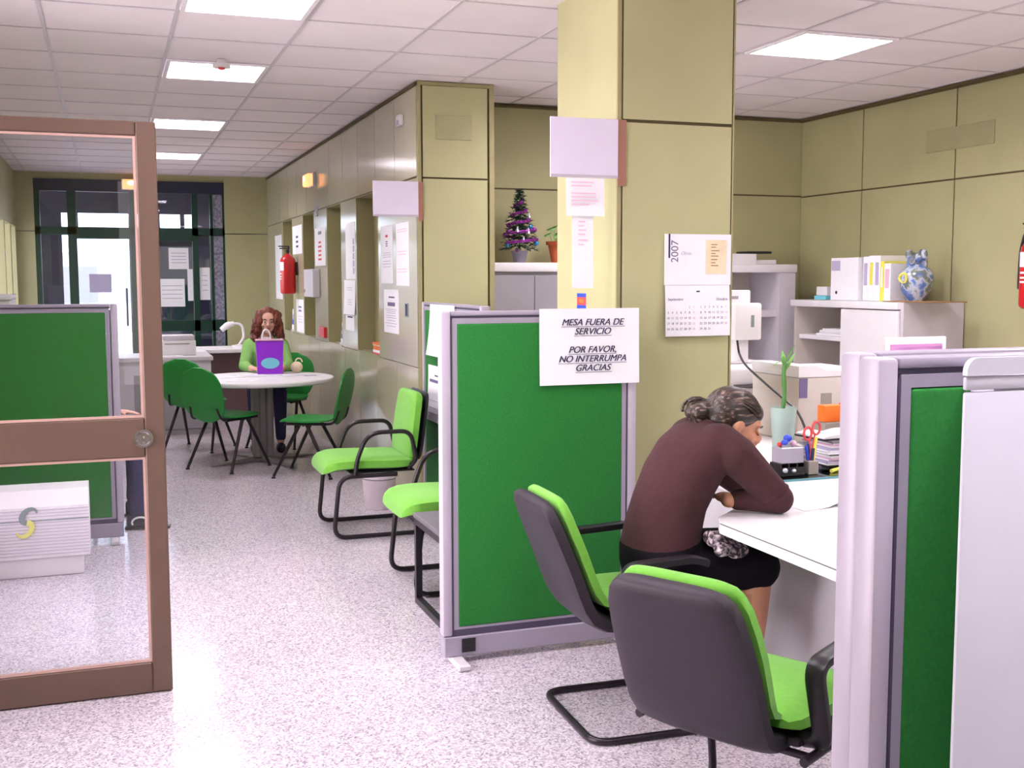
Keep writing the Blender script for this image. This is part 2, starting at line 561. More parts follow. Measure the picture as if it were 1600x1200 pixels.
def light_fixture(i, j, label):
    x0, y0 = GX0 + i * GP + 0.014, GY0 + j * GQ + 0.014
    w, d = GP - 0.028, GQ - 0.028
    t = thing('ceiling_light', label, 'ceiling light', (x0, y0, H - 0.012), 0, 'square fluorescent ceiling lights')
    f = 0.022
    mb = MB()
    for a in ((0, w, 0, f), (0, w, d - f, d), (0, f, f, d - f), (w - f, w, f, d - f)):
        mb.box(a[0], a[1], a[2], a[3], 0.0, 0.06)
    mb.build('frame', 'white', t, smooth=0)
    mb = MB()
    mb.box(f + 0.001, w - f - 0.001, f + 0.001, d - f - 0.001, 0.04, 0.05)
    mb.build('diffuser', 'lamp', t, smooth=0)
    mb = MB()
    for k in (1, 2, 3):
        x = f + (w - 2 * f) * k / 4
        mb.prism([(-0.012, 0.036), (0.012, 0.036), (0.002, 0.012), (-0.002, 0.012)], (x, f + 0.001, 0), (1, 0, 0), (0, 0, 1), (0, d - 2 * f - 0.002, 0))
    for k in range(1, 10):
        y = f + (d - 2 * f) * k / 10
        mb.box(f + 0.001, w - f - 0.001, y - 0.001, y + 0.001, 0.022, 0.036)
    mb.build('louvre', 'whitegrey', t, smooth=0)
    return t
light_fixture(0, -1, 'lit square ceiling light over the corridor, cut by the top edge of the photo')
light_fixture(0, 2, 'lit square ceiling light just behind the smoke detector')
light_fixture(0, 6, 'lit square ceiling light above the top corner of the glass door')
light_fixture(0, 10, 'lit square ceiling light farthest along the corridor, near the entrance')
light_fixture(5, -1, 'lit square ceiling light with louvres above the office desk')
for c, lb in zip(UNSEEN_CELLS, ('lit ceiling light over the corridor in front of the glass door, above the photo edge', 'lit ceiling light over the corridor behind the camera', 'lit ceiling light over the desk chair, above the photo edge', 'lit ceiling light behind the camera on the office side',
                                 'added unseen ceiling light behind the camera between corridor and office', 'added unseen ceiling light near the right-hand wall', 'lit ceiling light hidden behind the column')):
    light_fixture(c[0], c[1], lb)

def panels(mb, axis, pos, back, us, zs, gap=0.012, proud=1):
    """wall cladding: panels between the split lines, dark backing behind the gaps. material 0 panel, 1 groove"""
    for a, b in zip(us[:-1], us[1:]):
        for c, d in zip(zs[:-1], zs[1:]):
            a2, b2, c2, d2 = a + gap / 2, b - gap / 2, c + gap / 2, d - gap / 2
            if axis == 'x':
                mb.use(0).box(min(pos, back), max(pos, back), a2, b2, c2, d2)
            else:
                mb.use(0).box(a2, b2, min(pos, back), max(pos, back), c2, d2)
    e = 0.006 if back > pos else -0.006
    u0, u1 = us[0], us[-1]
    if axis == 'x':
        mb.use(1).box(min(pos + e, back + e * 4), max(pos + e, back + e * 4), u0, u1, zs[0], zs[-1])
    else:
        mb.use(1).box(u0, u1, min(pos + e, back + e * 4), max(pos + e, back + e * 4), zs[0], zs[-1])

# office right-hand wall and back wall
mb = MB()
panels(mb, 'x', 5.32, 5.38, [-2.2, -1.1, 0, 1.1, 2.15, 3.15, 4.15, 5.13, 6.11, 7.09, 7.88], [0, 2.186, 2.8])
struct(mb.build('wall_right', ['olive', 'groove'], smooth=0))
mb = MB()
panels(mb, 'y', 7.88, 7.94, [2.42, 3.45, 4.45, 5.4], [0, 2.193, 2.8])
struct(mb.build('wall_back', ['olive', 'groove'], smooth=0))
mb = MB()
mb.box(5.24, 5.315, -2.2, 7.86, H - 0.022, H - 0.008)
mb.box(2.42, 5.24, 7.80, 7.875, H - 0.022, H - 0.008)
struct(mb.build('trim_1', 'groove', smooth=0))

# corridor wall: block with four service niches
NI = [(12.42, 13.09), (11.03, 11.68), (9.68, 10.34), (8.25, 9.04)]
SILL, TOP = 0.95, 2.185
XW, XB = 1.90, 2.06
mb = MB()
ysplit = sorted([7.12, 14.4] + [y for p in NI for y in p])
g = 0.004
# upper band in panels
us = [7.12, 7.72, 8.34, 8.96, 9.58, 10.2, 10.82, 11.44, 12.06, 12.68, 13.3, 14.4]
for a, b in zip(us[:-1], us[1:]):
    mb.use(0).box(XW, XB, a + g, b - g, TOP + 0.012, H)
# piers between the niches and the low band
for a, b in zip(ysplit[:-1], ysplit[1:]):
    if (a, b) in NI:
        continue
    mb.use(0).box(XW, XB, a, b, SILL, TOP)
for a, b in zip(us[:-1], us[1:]):
    mb.use(0).box(XW, XB, a + g, b - g, 0.0, SILL - 0.004)
# niche linings
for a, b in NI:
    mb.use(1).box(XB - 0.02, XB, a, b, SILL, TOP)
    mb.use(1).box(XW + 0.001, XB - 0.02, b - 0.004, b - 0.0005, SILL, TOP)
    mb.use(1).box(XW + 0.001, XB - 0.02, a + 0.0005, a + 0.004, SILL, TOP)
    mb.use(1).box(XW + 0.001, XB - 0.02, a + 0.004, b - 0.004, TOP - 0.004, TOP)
    mb.use(0).box(XW - 0.004, XB - 0.02, a + 0.004, b - 0.004, SILL - 0.002, SILL + 0.008)
mb.use(2).box(XW + 0.008, XB, 7.13, 14.4, TOP - 0.002, TOP + 0.02)
mb.use(2).box(XW + 0.008, XB, 7.13, 14.4, 0.02, SILL - 0.02)
mb.use(2).box(XW + 0.01, XB, 7.13, 14.4, TOP + 0.02, H - 0.01)
mb.use(1).box(XB, 2.40, 7.16, 14.4, 0, H)
# end face towards the camera, two panels with corner trims
for c, d in ((0, 2.178), (2.19, H - 0.03)):
    mb.use(1 if False else 3).box(1.935, 2.375, 7.10, 7.16, c, d)
mb.use(4).box(1.90, 1.922, 7.092, 7.13, 0, H)
mb.use(4).box(2.388, 2.42, 7.092, 7.9, 0, H)
mb.use(2).box(1.92, 2.39, 7.115, 7.16, 0, H)
mb.use(4).box(1.90, 2.42, 7.09, 7.115, H - 0.028, H - 0.006)
struct(mb.build('wall_corridor', ['olive_gloss', 'olive_dark', 'groove', 'olive', 'olive_trim'], smooth=0))
mb = MB()
mb.box(XW - 0.012, XW - 0.002, 7.12, 14.38, H - 0.03, H - 0.008)
struct(mb.build('trim_2', 'groove', smooth=0))

# square column beside the desk
mb = MB()
cx0, cx1, cy0, cy1 = 2.01, 2.565, 4.305, 4.978
for c, d in ((0.0, 2.179), (2.193, H)):
    mb.use(0).box(cx0 + 0.026, cx1 - 0.014, cy0, cy0 + 0.04, c, d)
    mb.use(0).box(cx0, cx0 + 0.04, cy0 + 0.012, cy1 - 0.01, c, d)
    mb.use(0).box(cx1 - 0.04, cx1, cy0 + 0.012, cy1 - 0.01, c, d)
    mb.use(0).box(cx0 + 0.014, cx1 - 0.014, cy1 - 0.04, cy1, c, d)
mb.use(2).box(cx0, cx0 + 0.018, cy0, cy0 + 0.012, 0, H)
mb.use(2).box(cx1 - 0.008, cx1, cy0, cy0 + 0.012, 0, H)
mb.use(1).box(cx0 + 0.008, cx1 - 0.008, cy0 + 0.008, cy1 - 0.008, 0, H)
struct(mb.build('column', ['olive', 'groove', 'olive_trim'], smooth=0))

# far end wall: olive piers either side of the glazed entrance
mb = MB()
YF = 14.4
mb.box(-1.1, -0.80, YF, YF + 0.1, 0, 2.1)
mb.box(-1.1, -0.80, YF, YF + 0.1, 2.11, H)
mb.box(1.375, 1.9, YF, YF + 0.1, 0, 2.09)
mb.box(1.375, 1.9, YF, YF + 0.1, 2.1, H)
mb.box(-1.1, 1.9, YF + 0.02, YF + 0.1, 2.72, H)
struct(mb.build('wall_far', 'olive', smooth=0))

# left wall: solid pier, window bays at the far end and a wide window near the camera
mb = MB()
XL = -1.0
def wl(y0, y1, z0, z1):
    mb.box(XL - 0.1, XL, y0, y1, z0, z1)
wl(6.0, 11.2, 0, H)
wl(11.2, 14.5, 0, 0.95)
wl(11.2, 14.5, 2.15, H)
for a in (11.85, 12.7, 13.5, 14.25):
    wl(a, a + 0.12, 0.95, 2.15)
wl(-2.2, 2.3, 0, H)
wl(2.3, 6.0, 2.55, H)
wl(2.3, 6.0, 0, 0.25)
struct(mb.build('wall_left', 'olive', smooth=0))
mb = MB()
for y in (2.3, 3.53, 4.76, 5.95):
    mb.box(XL - 0.08, XL - 0.02, y, y + 0.05, 0.25, 2.55)
mb.box(XL - 0.08, XL - 0.02, 2.3, 6.0, 0.25, 0.3)
mb.box(XL - 0.08, XL - 0.02, 2.3, 6.0, 2.5, 2.55)
w1 = struct(mb.build('window_1', 'doorframe', smooth=0))
mb = MB()
mb.box(XL - 0.055, XL - 0.05, 2.32, 5.98, 0.28, 2.52)
mb.build('window_pane', 'glass', w1, smooth=0)
mb = MB()
mb.box(-1.1, 5.4, -2.3, -2.2, 0, H)
struct(mb.build('wall_rear', 'olive', smooth=0))

# glazed entrance in the far wall
mb = MB()
mb.use(1).box(-0.80, 1.375, YF - 0.01, YF + 0.09, 2.58, 2.72)      # header
def fr(x0, x1, z0, z1, y0=YF, y1=YF + 0.07):
    mb.use(0).box(x0, x1, y0, y1, z0, z1)
fr(-0.80, 1.375, 2.07, 2.16)                 # transom
for x0, x1 in ((-0.80, -0.74), (-0.44, -0.34), (0.26, 0.34), (0.985, 1.055), (1.20, 1.235), (1.35, 1.375)):
    fr(x0, x1, 0.0, 2.58)
fr(0.34, 1.375, 0.90, 1.03)
fr(0.34, 1.375, 0.0, 0.12)
fr(0.34, 0.985, 2.0, 2.07)
fr(-0.34, 0.26, 0.0, 0.14)
fr(-0.34, 0.26, 2.02, 2.07)
fr(-0.74, -0.44, 0.0, 0.1)
ent = struct(mb.build('door_1', ['darkgreen', 'darkblue'], smooth=0))
mb = MB()
for x0, x1, z0, z1 in ((-0.74, -0.44, 0.1, 2.07), (-0.34, 0.26, 0.14, 2.02), (0.34, 0.985, 0.12, 0.90), (0.34, 0.985, 1.03, 2.0), (1.055, 1.20, 0.12, 0.9), (1.055, 1.20, 1.03, 2.07),
                       (-0.74, -0.44, 2.16, 2.58), (-0.34, 0.26, 2.16, 2.58), (0.34, 0.985, 2.16, 2.58), (1.055, 1.20, 2.16, 2.58)):
    mb.box(x0, x1, YF + 0.03, YF + 0.036, z0, z1)
mb.build('door_pane', 'entranceglass', ent, smooth=0)
mb = MB()
for x, s in ((0.20, -1), (0.40, 1)):
    mb.tube(fillet([(x, YF - 0.001, 1.42), (x, YF - 0.06, 1.42), (x, YF - 0.06, 0.98), (x, YF - 0.001, 0.98)], 0.03), 0.012, 8)
mb.build('door_handle', 'black', ent)
mb = MB()
mb.box(1.236, 1.349, YF + 0.005, YF + 0.08, 0.0, 0.895)
mb.box(1.236, 1.349, YF + 0.005, YF + 0.08, 1.035, 2.065)
mb.box(1.236, 1.349, YF + 0.005, YF + 0.08, 2.165, 2.575)
struct(mb.build('trim_3', 'marble', smooth=0))

# vestibule and street beyond the entrance
mb = MB()
mb.use(0).box(-2.0, 3.0, 14.62, 17.1, -0.1, -0.001)
mb.use(1).box(-2.0, 3.0, 14.62, 17.1, 2.80, 2.95)
mb.use(1).box(-2.0, 3.0, 17.0, 17.1, 2.47, 2.80)
mb.use(1).box(-2.0, 3.0, 17.0, 17.1, 2.16, 2.25)
for x0, x1 in ((-1.3, -0.60), (-0.50, -0.38), (0.29, 0.36), (0.70, 0.72), (1.0, 1.06), (1.17, 2.0)):
    mb.use(1).box(x0, x1, 17.0, 17.1, 0 if x0 > 0.2 or x0 < -1 else 2.25, 2.47)
mb.use(1).box(0.36, 1.17, 17.02, 17.08, 0.0, 2.16)
mb.use(1).box(-2.1, -2.0, 14.62, 17.1, 0, 2.8)
mb.use(1).box(2.0, 2.1, 14.62, 17.1, 0, 2.8)
struct(mb.build('wall_vestibule', ['pavement', 'vestibule'], smooth=0))
mb = MB()
mb.box(-12, 12, 17.12, 34, -0.12, -0.02)
mb.box(-14, -1.12, -6, 34, -0.14, -0.11)
struct(mb.build('street_pavement', 'pavement', smooth=0))
mb = MB()
mb.use(0).box(-12, 12, 34, 34.3, 0, 2.3)
for k in range(8):
    mb.use(1).box(-6 + k * 1.6, -5.1 + k * 1.6, 33.9, 34.0, 0.9, 1.9)
struct(mb.build('wall_across_street', ['outside', 'grey'], smooth=0))

# covered plates on the cladding
def plate(label, x0, x1, y0, y1, z0, z1):
    mb = MB()
    mb.box(x0, x1, y0, y1, z0, z1, 0.002)
    o = mb.build('mounted_cover_plate', 'vent', smooth=0)
    tag(o, label, 'cover plate')
plate('olive cover plate high on the end of the corridor wall', 2.022, 2.264, 7.094, 7.0995, 2.432, 2.587)
plate('long olive cover plate bridging a seam on the right-hand wall', 5.314, 5.3195, 5.76, 6.395, 2.382, 2.53)

# ------------------------------------------------------------------ light
w = bpy.data.worlds.new('sky')
scene.world = w
w.use_nodes = True
nt = w.node_tree
bg = nt.nodes['Background']
bg.inputs['Color'].default_value = (0.93, 0.95, 1.0, 1)
bg.inputs['Strength'].default_value = 6.0

def area(name, loc, target, sx, sy, power, col):
    l = bpy.data.lights.new(name, 'AREA')
    l.shape = 'RECTANGLE'
    l.size, l.size_y = sx, sy
    l.energy = power
    l.color = col
    o = bpy.data.objects.new(name, l)
    COL.objects.link(o)
    o.location = loc
    o.rotation_euler = (V(target) - V(loc)).to_track_quat('-Z', 'Y').to_euler()
    return o
area('daylight_window', (-1.5, 4.15, 1.4), (1.5, 4.6, 2.0), 3.6, 2.2, 165, (1.0, 0.81, 0.775))
area('rear_fill_light', (2.6, -2.0, 1.5), (2.6, 5.0, 1.9), 5.0, 1.8, 25, (1.0, 0.95, 0.97))  # added fill from behind the camera; the rear wall has no window
scene.view_settings.view_transform = 'Standard'
scene.view_settings.look = 'None'
scene.view_settings.gamma = 1.0
scene.view_settings.use_curve_mapping = False
scene.view_settings.exposure = 0.16
# ------------------------------------------------------------------ glazed bronze door in the foreground
t = thing('glass_door', 'open bronze aluminium door with glass panes and round lock', 'door', (0.175, 4.25, 0.0))
DW, DH, DT = 1.06, 2.09, 0.045
def dbox(mb, x0, x1, z0, z1, d0=0.0, d1=DT, bev=0.004):
    mb.box(x0, x1, d0, d1, z0, z1, bev, 1)
mb = MB()
dbox(mb, -0.070, 0.0, 0.004, DH)
dbox(mb, -DW, -DW + 0.07, 0.004, DH)
mb.build('stile', 'doorframe', t, smooth=30)
mb = MB()
dbox(mb, -DW + 0.0705, -0.0705, DH - 0.05, DH)
mb.build('top_rail', 'doorframe', t, smooth=30)
mb = MB()
dbox(mb, -DW + 0.0705, -0.0705, 0.888, 1.03)
mb.build('middle_rail', 'doorframe', t, smooth=30)
mb = MB()
dbox(mb, -DW + 0.0705, -0.0705, 0.004, 0.118)
mb.build('bottom_rail', 'doorframe', t, smooth=30)
for z0, z1 in ((0.119, 0.887), (1.031, DH - 0.051)):
    mb = MB()
    mb.box(-DW + 0.071, -0.071, 0.020, 0.026, z0, z1)
    p = mb.build('glass_pane', 'glass', t, smooth=0)
    mb = MB()
    b = 0.009
    for a in ((-DW + 0.0712, -0.0712, z0 + 0.0005, z0 + b), (-DW + 0.0712, -0.0712, z1 - b, z1 - 0.0005), (-DW + 0.0712, -DW + 0.0712 + b, z0 + b, z1 - b), (-0.0712 - b, -0.0712, z0 + b, z1 - b)):
        mb.box(a[0], a[1], 0.006, 0.0195, a[2], a[3])
    mb.build('glazing_bead', 'doorgasket', p, smooth=0)
lk = MB()
lk.tube([(-0.076, -0.001, 0.957), (-0.076, -0.008, 0.957)], 0.034, 28)
lk.tube([(-0.076, -0.008, 0.957), (-0.076, -0.02, 0.957)], [0.026, 0.022], 24)
lo = lk.build('lock_cylinder', 'chrome', t)
lo['label'] = 'chrome round lock'
mb = MB()
mb.box(-0.081, -0.071, -0.026, -0.0205, 0.940, 0.966, 0.002)
mb.build('keyway', 'chrome', lo)
mb = MB()
mb.box(-0.077, -0.075, -0.0272, -0.0262, 0.946, 0.960)
mb.build('key_slot', 'black', lo, smooth=0)

# ------------------------------------------------------------------ fabric partitions
def partition(label, L, loc, rotz=0.0, h=1.405, th=0.055, socket=None, fabric_top=None, group=None):
    """screen running along local +x from the origin, front on local -y"""
    t = thing('office_partition', label, 'partition', loc, rotz, group)
    pw = 0.04
    for x0 in (0.0, L - pw):
        mb = MB()
        mb.use(0).box(x0, x0 + pw, -th / 2, th / 2, 0.11, h, 0.008, 2)
        gx = x0 + pw if x0 == 0 else x0
        sg = 1 if x0 == 0 else -1
        mb.use(1).box(min(gx, gx + sg * 0.006), max(gx, gx + sg * 0.006), -th / 2 + 0.003, th / 2 - 0.003, 0.13, h - 0.035)
        mb.build('post', ['frame_light', 'frame_dark'], t, smooth=30)
    mb = MB()
    mb.use(0).box(pw + 0.0005, L - pw - 0.0005, -th / 2 + 0.001, th / 2 - 0.001, h - 0.018, h, 0.005, 2)
    mb.use(1).box(pw + 0.001, L - pw - 0.001, -th / 2 + 0.006, th / 2 - 0.006, h - 0.026, h - 0.0185)
    mb.build('top_rail', ['frame', 'frame_dark'], t, smooth=30)
    mb = MB()
    x0, x1 = pw + 0.0065, L - pw - 0.0065
    z0, z1 = 0.135, h - 0.027
    b = 0.022
    for a in ((x0, x1, z1 - b, z1), (x0, x1, z0, z0 + 0.01), (x0, x0 + 0.02, z0 + 0.01, z1 - b), (x1 - 0.02, x1, z0 + 0.01, z1 - b)):
        mb.box(a[0], a[1], -th / 2 + 0.004, th / 2 - 0.004, a[2], a[3])
    mb.build('inner_frame', 'frame', t, smooth=0)
    mb = MB()
    mb.box(x0 + 0.0205, x1 - 0.0205, -th / 2 + 0.001, th / 2 - 0.001, z0 + 0.0105, z1 - b - 0.0005 if fabric_top is None else fabric_top, 0.006, 3)
    mb.build('fabric_panel', 'fabric', t, smooth=40)
    mb = MB()
    mb.use(0).box(0.004, L - 0.004, -th / 2 - 0.002, th / 2 + 0.002, 0.026, 0.108, 0.004, 1)
    mb.use(1).box(0.006, L - 0.006, -th / 2 + 0.004, th / 2 - 0.004, 0.109, 0.1345)
    sk = mb.build('skirting', ['frame', 'frame_dark'], t, smooth=30)
    if socket:
        mb = MB()
        mb.use(0).box(socket, socket + 0.058, -th / 2 - 0.008, -th / 2 - 0.0025, 0.042, 0.098, 0.004, 2)
        for sx in (0.018, 0.033):
            mb.use(1).cyl((socket + sx + 0.003, -th / 2 - 0.0078, 0.07), (socket + sx + 0.003, -th / 2 - 0.0086, 0.07), 0.004, n=10)
        mb.build('socket', ['black', 'shellblack'], sk)
    for x in (0.03, L - 0.08):
        mb = MB()
        mb.box(x, x + 0.05, -0.14, 0.09, 0.001, 0.0255, 0.005, 1)
        mb.build('foot', 'whitegrey', t, smooth=30)
    return t
pg = 'green fabric office screens in grey frames'
partition('green screen in front of the column, with the paper notice taped to its corner', 0.842, (1.205, 4.207, 0), 0, 1.405, socket=0.075, group=pg)
partition('green screen seen edge-on beside the corridor wall, with two white sheets pinned to it', 1.23, (1.915, 5.76, 0), PI / 2, 1.385, group=pg)
partition('green screen behind the glass door and white air unit', 0.98, (-0.94, 6.9, 0), 0, 1.392, group=pg)
partition('green screen in the right foreground, next to the white metal unit', 0.95, (1.147, 1.5, 0), 0, 1.403, fabric_top=1.352, group=pg)
partition('grey-framed screen right behind the right foreground screen, only its end post showing', 0.9, (1.192, 1.61, 0), 0, 1.403, group=pg)

# white metal unit at the right edge
t = thing('metal_cabinet', 'tall white metal unit with lidded top at the right edge', 'cabinet', (1.192, 1.33, 0))
mb = MB()
mb.box(0.13, 0.66, 0.0085, 0.138, 0.0, 1.382, 0.006, 2)
mb.box(0.06, 0.7, 0.0085, 0.05, 0.0, 1.378)
mb.build('body', 'whitecool', t, smooth=0)
mb = MB()
mb.box(0.0, 0.72, 0.0, 0.008, 0.0, 1.361, 0.004, 2)
mb.build('front_panel', 'whitecool', t, smooth=30)
mb = MB()
mb.box(0.0, 0.72, 0.0, 0.008, 1.3635, 1.384, 0.003, 2)
mb.build('trim_band', 'whitecool', t, smooth=30)
mb = MB()
mb.prism([(0.0, 1.3855)] + [(0.02 - 0.02 * math.cos(a), 1.391 + 0.021 * math.sin(a)) for a in [k * PI / 12 for k in range(0, 7)]] + [(0.72, 1.412), (0.72, 1.3855)], (0, -0.002, 0), (1, 0, 0), (0, 0, 1), (0, 0.010, 0))
mb.build('lid', 'whitecool', t, smooth=30)

# ------------------------------------------------------------------ shell armchairs at the desk (local +x = forward)
def shell_chair(label, loc, rotz, group):
    t = thing('desk_visitor_chair', label, 'chair', loc, rotz, group)
    # profile of the back, from under the seat to the top
    prof = [(0.30, 0.380), (0.22, 0.370), (0.14, 0.370), (0.075, 0.380), (0.03, 0.405), (0.003, 0.445), (-0.02, 0.50), (-0.05, 0.58), (-0.082, 0.66), (-0.11, 0.73), (-0.126, 0.77), (-0.135, 0.79), (-0.139, 0.80)]
    wid = [0.15, 0.17, 0.184, 0.19, 0.195, 0.198, 0.20, 0.199, 0.195, 0.186, 0.172, 0.155, 0.130]
    def rows(p, wd, off):
        out = []
        for i, (x, z) in enumerate(p):
            a = p[max(i - 1, 0)]
            b = p[min(i + 1, len(p) - 1)]
            tx, tz = b[0] - a[0], b[1] - a[1]
            l = math.hypot(tx, tz)
            nx, nz = tz / l, -tx / l          # towards the sitter
            out.append(((x + nx * off, 0, z + nz * off), (0, wd[i], 0), (nx, 0, nz)))
        return out
    # normal points forward/up for the back
    mb = MB()
    mb.slab(rows(prof, wid, 0.0), -0.03, 0.03, m=14, edge=0.45)
    mb.build('back_shell', 'shellblack', t, smooth=60)
    bp = [(0.105, 0.442), (0.062, 0.462), (0.035, 0.50), (0.012, 0.55), (-0.014, 0.62), (-0.042, 0.69), (-0.066, 0.75), (-0.080, 0.785), (-0.086, 0.803), (-0.089, 0.812)]
    bw = [0.18, 0.188, 0.193, 0.197, 0.198, 0.194, 0.185, 0.170, 0.153, 0.130]
    mb = MB()
    mb.slab(rows(bp, bw, 0.0), -0.024, 0.026, m=14, edge=0.5)
    mb.build('back_cushion', 'chairgreen', t, smooth=60)
    sp = [(0.105, 0.0), (0.13, 0.0), (0.2, 0.0), (0.3, 0.0), (0.4, 0.0), (0.47, -0.004), (0.51, -0.014), (0.53, -0.03), (0.54, -0.045)]
    sw = [0.20, 0.222, 0.232, 0.236, 0.236, 0.232, 0.222, 0.205, 0.185]
    mb = MB()
    mb.slab([((x, 0, 0.425 + z), (0, sw[i], 0), (0, 0, 1)) for i, (x, z) in enumerate(sp)], -0.03, 0.034, m=14, edge=0.5)
    mb.build('seat_cushion', 'chairgreen', t, smooth=60)
    mb = MB()
    mb.slab([((x, 0, 0.378 + z * 0.7), (0, sw[i] * 0.97, 0), (0, 0, 1)) for i, (x, z) in enumerate(sp) if 0.11 < x < 0.535], -0.02, 0.014, m=12, edge=0.3)
    mb.build('seat_pan', 'shellblack', t, smooth=50)
    for s in (-1, 1):
        mb = MB()
        y = 0.272 * s
        pts = fillet([(0.17, 0.20 * s, 0.372), (0.15, y, 0.39), (0.085, y, 0.60), (0.33, y, 0.612), (0.385, y, 0.595)], [0, 0.03, 0.055, 0.04, 0], 8)
        mb.tube(pts, 0.022, 12, flat=(1.15, 0.62), up=(0, 1, 0))
        mb.build('armrest', 'black', t, smooth=50)
    mb = MB()
    R = 0.0125
    w = 0.245
    half = [(0.10, 0.345), (0.46, 0.345), (0.50, R + 0.001), (0.0, R + 0.001)]
    pts = [(x, -w, z) for x, z in half] + [(x, w, z) for x, z in reversed(half)]
    mb.tube(fillet(pts, [0, 0.07, 0.07, 0.07, 0.07, 0.07, 0.07, 0], 7), R, 10)
    mb.tube([(0.14, -w, 0.345), (0.14, w, 0.345)], R * 0.9, 8)
    mb.build('sled_frame', 'tube', t, smooth=60)
    return t
shell_chair('dark-backed green chair beside the green screen, the woman in brown sits on it', (1.455, 3.49, 0), math.radians(-2), 'dark-shelled green chairs at the desk')
shell_chair('empty dark-backed green chair nearest the camera, pulled up to the desk', (1.36, 2.42, 0), math.radians(29), 'dark-shelled green chairs at the desk')

# ------------------------------------------------------------------ tube armchairs along the corridor (local +x = forward)
def waiting_chair(label, loc, rotz, group):
    t = thing('waiting_armchair', label, 'chair', loc, rotz, group)
    R = 0.0135
    w = 0.255
    mb = MB()
    half = [(-0.12, 0.375), (0.225, 0.375), (0.265, R + 0.001), (-0.31, R + 0.001)]
    pts = [(x, -w, z) for x, z in half] + [(x, w, z) for x, z in reversed(half)]
    mb.tube(fillet(pts, [0, 0.08, 0.08, 0.07, 0.07, 0.08, 0.08, 0], 7), R, 10)
    mb.tube([(-0.1, -w, 0.375), (-0.1, w, 0.375)], R, 8)
    mb.tube([(0.12, -w, 0.375), (0.12, w, 0.375)], R, 8)
    mb.build('sled_frame', 'tube', t, smooth=60)
    for s in (-1, 1):
        mb = MB()
        y = 0.272 * s
        mb.tube(fillet([(0.135, y, 0.385), (0.125, y, 0.47), (0.06, y, 0.632), (-0.20, y, 0.632), (-0.235, y, 0.46), (-0.20, 0.22 * s, 0.40)], [0, 0.05, 0.09, 0.06, 0.03, 0], 8), R, 10)
        mb.build('armrest', 'tube', t, smooth=60)
    sx = [-0.245, -0.22, -0.15, -0.05, 0.06, 0.16, 0.23, 0.275, 0.30, 0.312]
    sz = [0, 0, 0, 0.002, 0.006, 0.008, 0.004, -0.008, -0.022, -0.036]
    sw = [0.215, 0.235, 0.246, 0.25, 0.25, 0.25, 0.246, 0.236, 0.22, 0.2]
    mb = MB()
    mb.slab([((x, 0, 0.436 + z), (0, q, 0), (0, 0, 1)) for x, z, q in zip(sx, sz, sw)], -0.042, 0.04, m=14, edge=0.5)
    mb.build('seat_cushion', 'chairgreen', t, smooth=60)
    mb = MB()
    mb.box(-0.235, 0.16, -0.235, 0.235, 0.385, 0.3945, 0.004, 1)
    mb.build('seat_pan', 'black', t, smooth=30)
    bx = [(-0.222, 0.445), (-0.226, 0.47), (-0.236, 0.53), (-0.246, 0.61), (-0.259, 0.70), (-0.272, 0.78), (-0.279, 0.82), (-0.283, 0.838), (-0.285, 0.848)]
    bw = [0.20, 0.225, 0.235, 0.238, 0.235, 0.225, 0.212, 0.195, 0.17]
    rows = []
    for i, (x, z) in enumerate(bx):
        a, b = bx[max(0, i - 1)], bx[min(len(bx) - 1, i + 1)]
        l = math.hypot(b[0] - a[0], b[1] - a[1])
        rows.append(((x, 0, z), (0, bw[i], 0), ((b[1] - a[1]) / l, 0, -(b[0] - a[0]) / l)))
    mb = MB()
    mb.slab(rows, -0.03, 0.042, m=14, edge=0.5)
    mb.build('back_cushion', 'chairgreen', t, smooth=60)
    mb = MB()
    mb.slab([((c[0] - 0.048, 0, c[2]), (0, h[1] * 0.96, 0), n) for c, h, n in rows], -0.012, 0.012, m=12, edge=0.4)
    mb.tube(fillet([(-0.10, 0, 0.385), (-0.262, 0, 0.385), (-0.30, 0, 0.52)], 0.06, 8), 0.022, 10, flat=(1.0, 1.8))
    mb.build('back_shell', 'black', t, smooth=50)
    return t
wg = 'green tube-armed chairs along the corridor'
wc = waiting_chair('green armchair with black tube frame, in front of the white bin by the corridor wall', (1.46, 6.70, 0), PI, wg)
dup(wc, (1.60, 5.37, 0), PI, 'green tube-armed chair partly hidden by the large green screen, beside the low black table')
dup(wc, (-0.42, 7.52, 0), math.radians(-8), 'tube-armed chair behind the screen at the glass door, under the seated visitor in jeans')

# low black side table between chair and screen
t = thing('side_table', 'low black square-framed table between the corridor chair and the green screen', 'table', (1.32, 4.30, 0))
mb = MB()
s = 0.03
for x in (0.0, 0.5):
    mb.box(x, x + s, 0.76 - s, 0.76, 0.0, 0.41)
    mb.box(x, x + s, 0.0, s, 0.0, 0.41)
    mb.box(x, x + s, s, 0.76 - s, 0.0, 0.03)
    mb.box(x, x + s, s, 0.76 - s, 0.38, 0.41)
mb.box(s, 0.5, 0.73, 0.76, 0.38, 0.41)
mb.box(s, 0.5, 0.0, 0.03, 0.38, 0.41)
mb.build('frame', 'black', t, smooth=0)
mb = MB()
mb.box(-0.005, 0.535, -0.005, 0.765, 0.4105, 0.434, 0.004, 1)
mb.build('table_top', 'greydark', t, smooth=30)

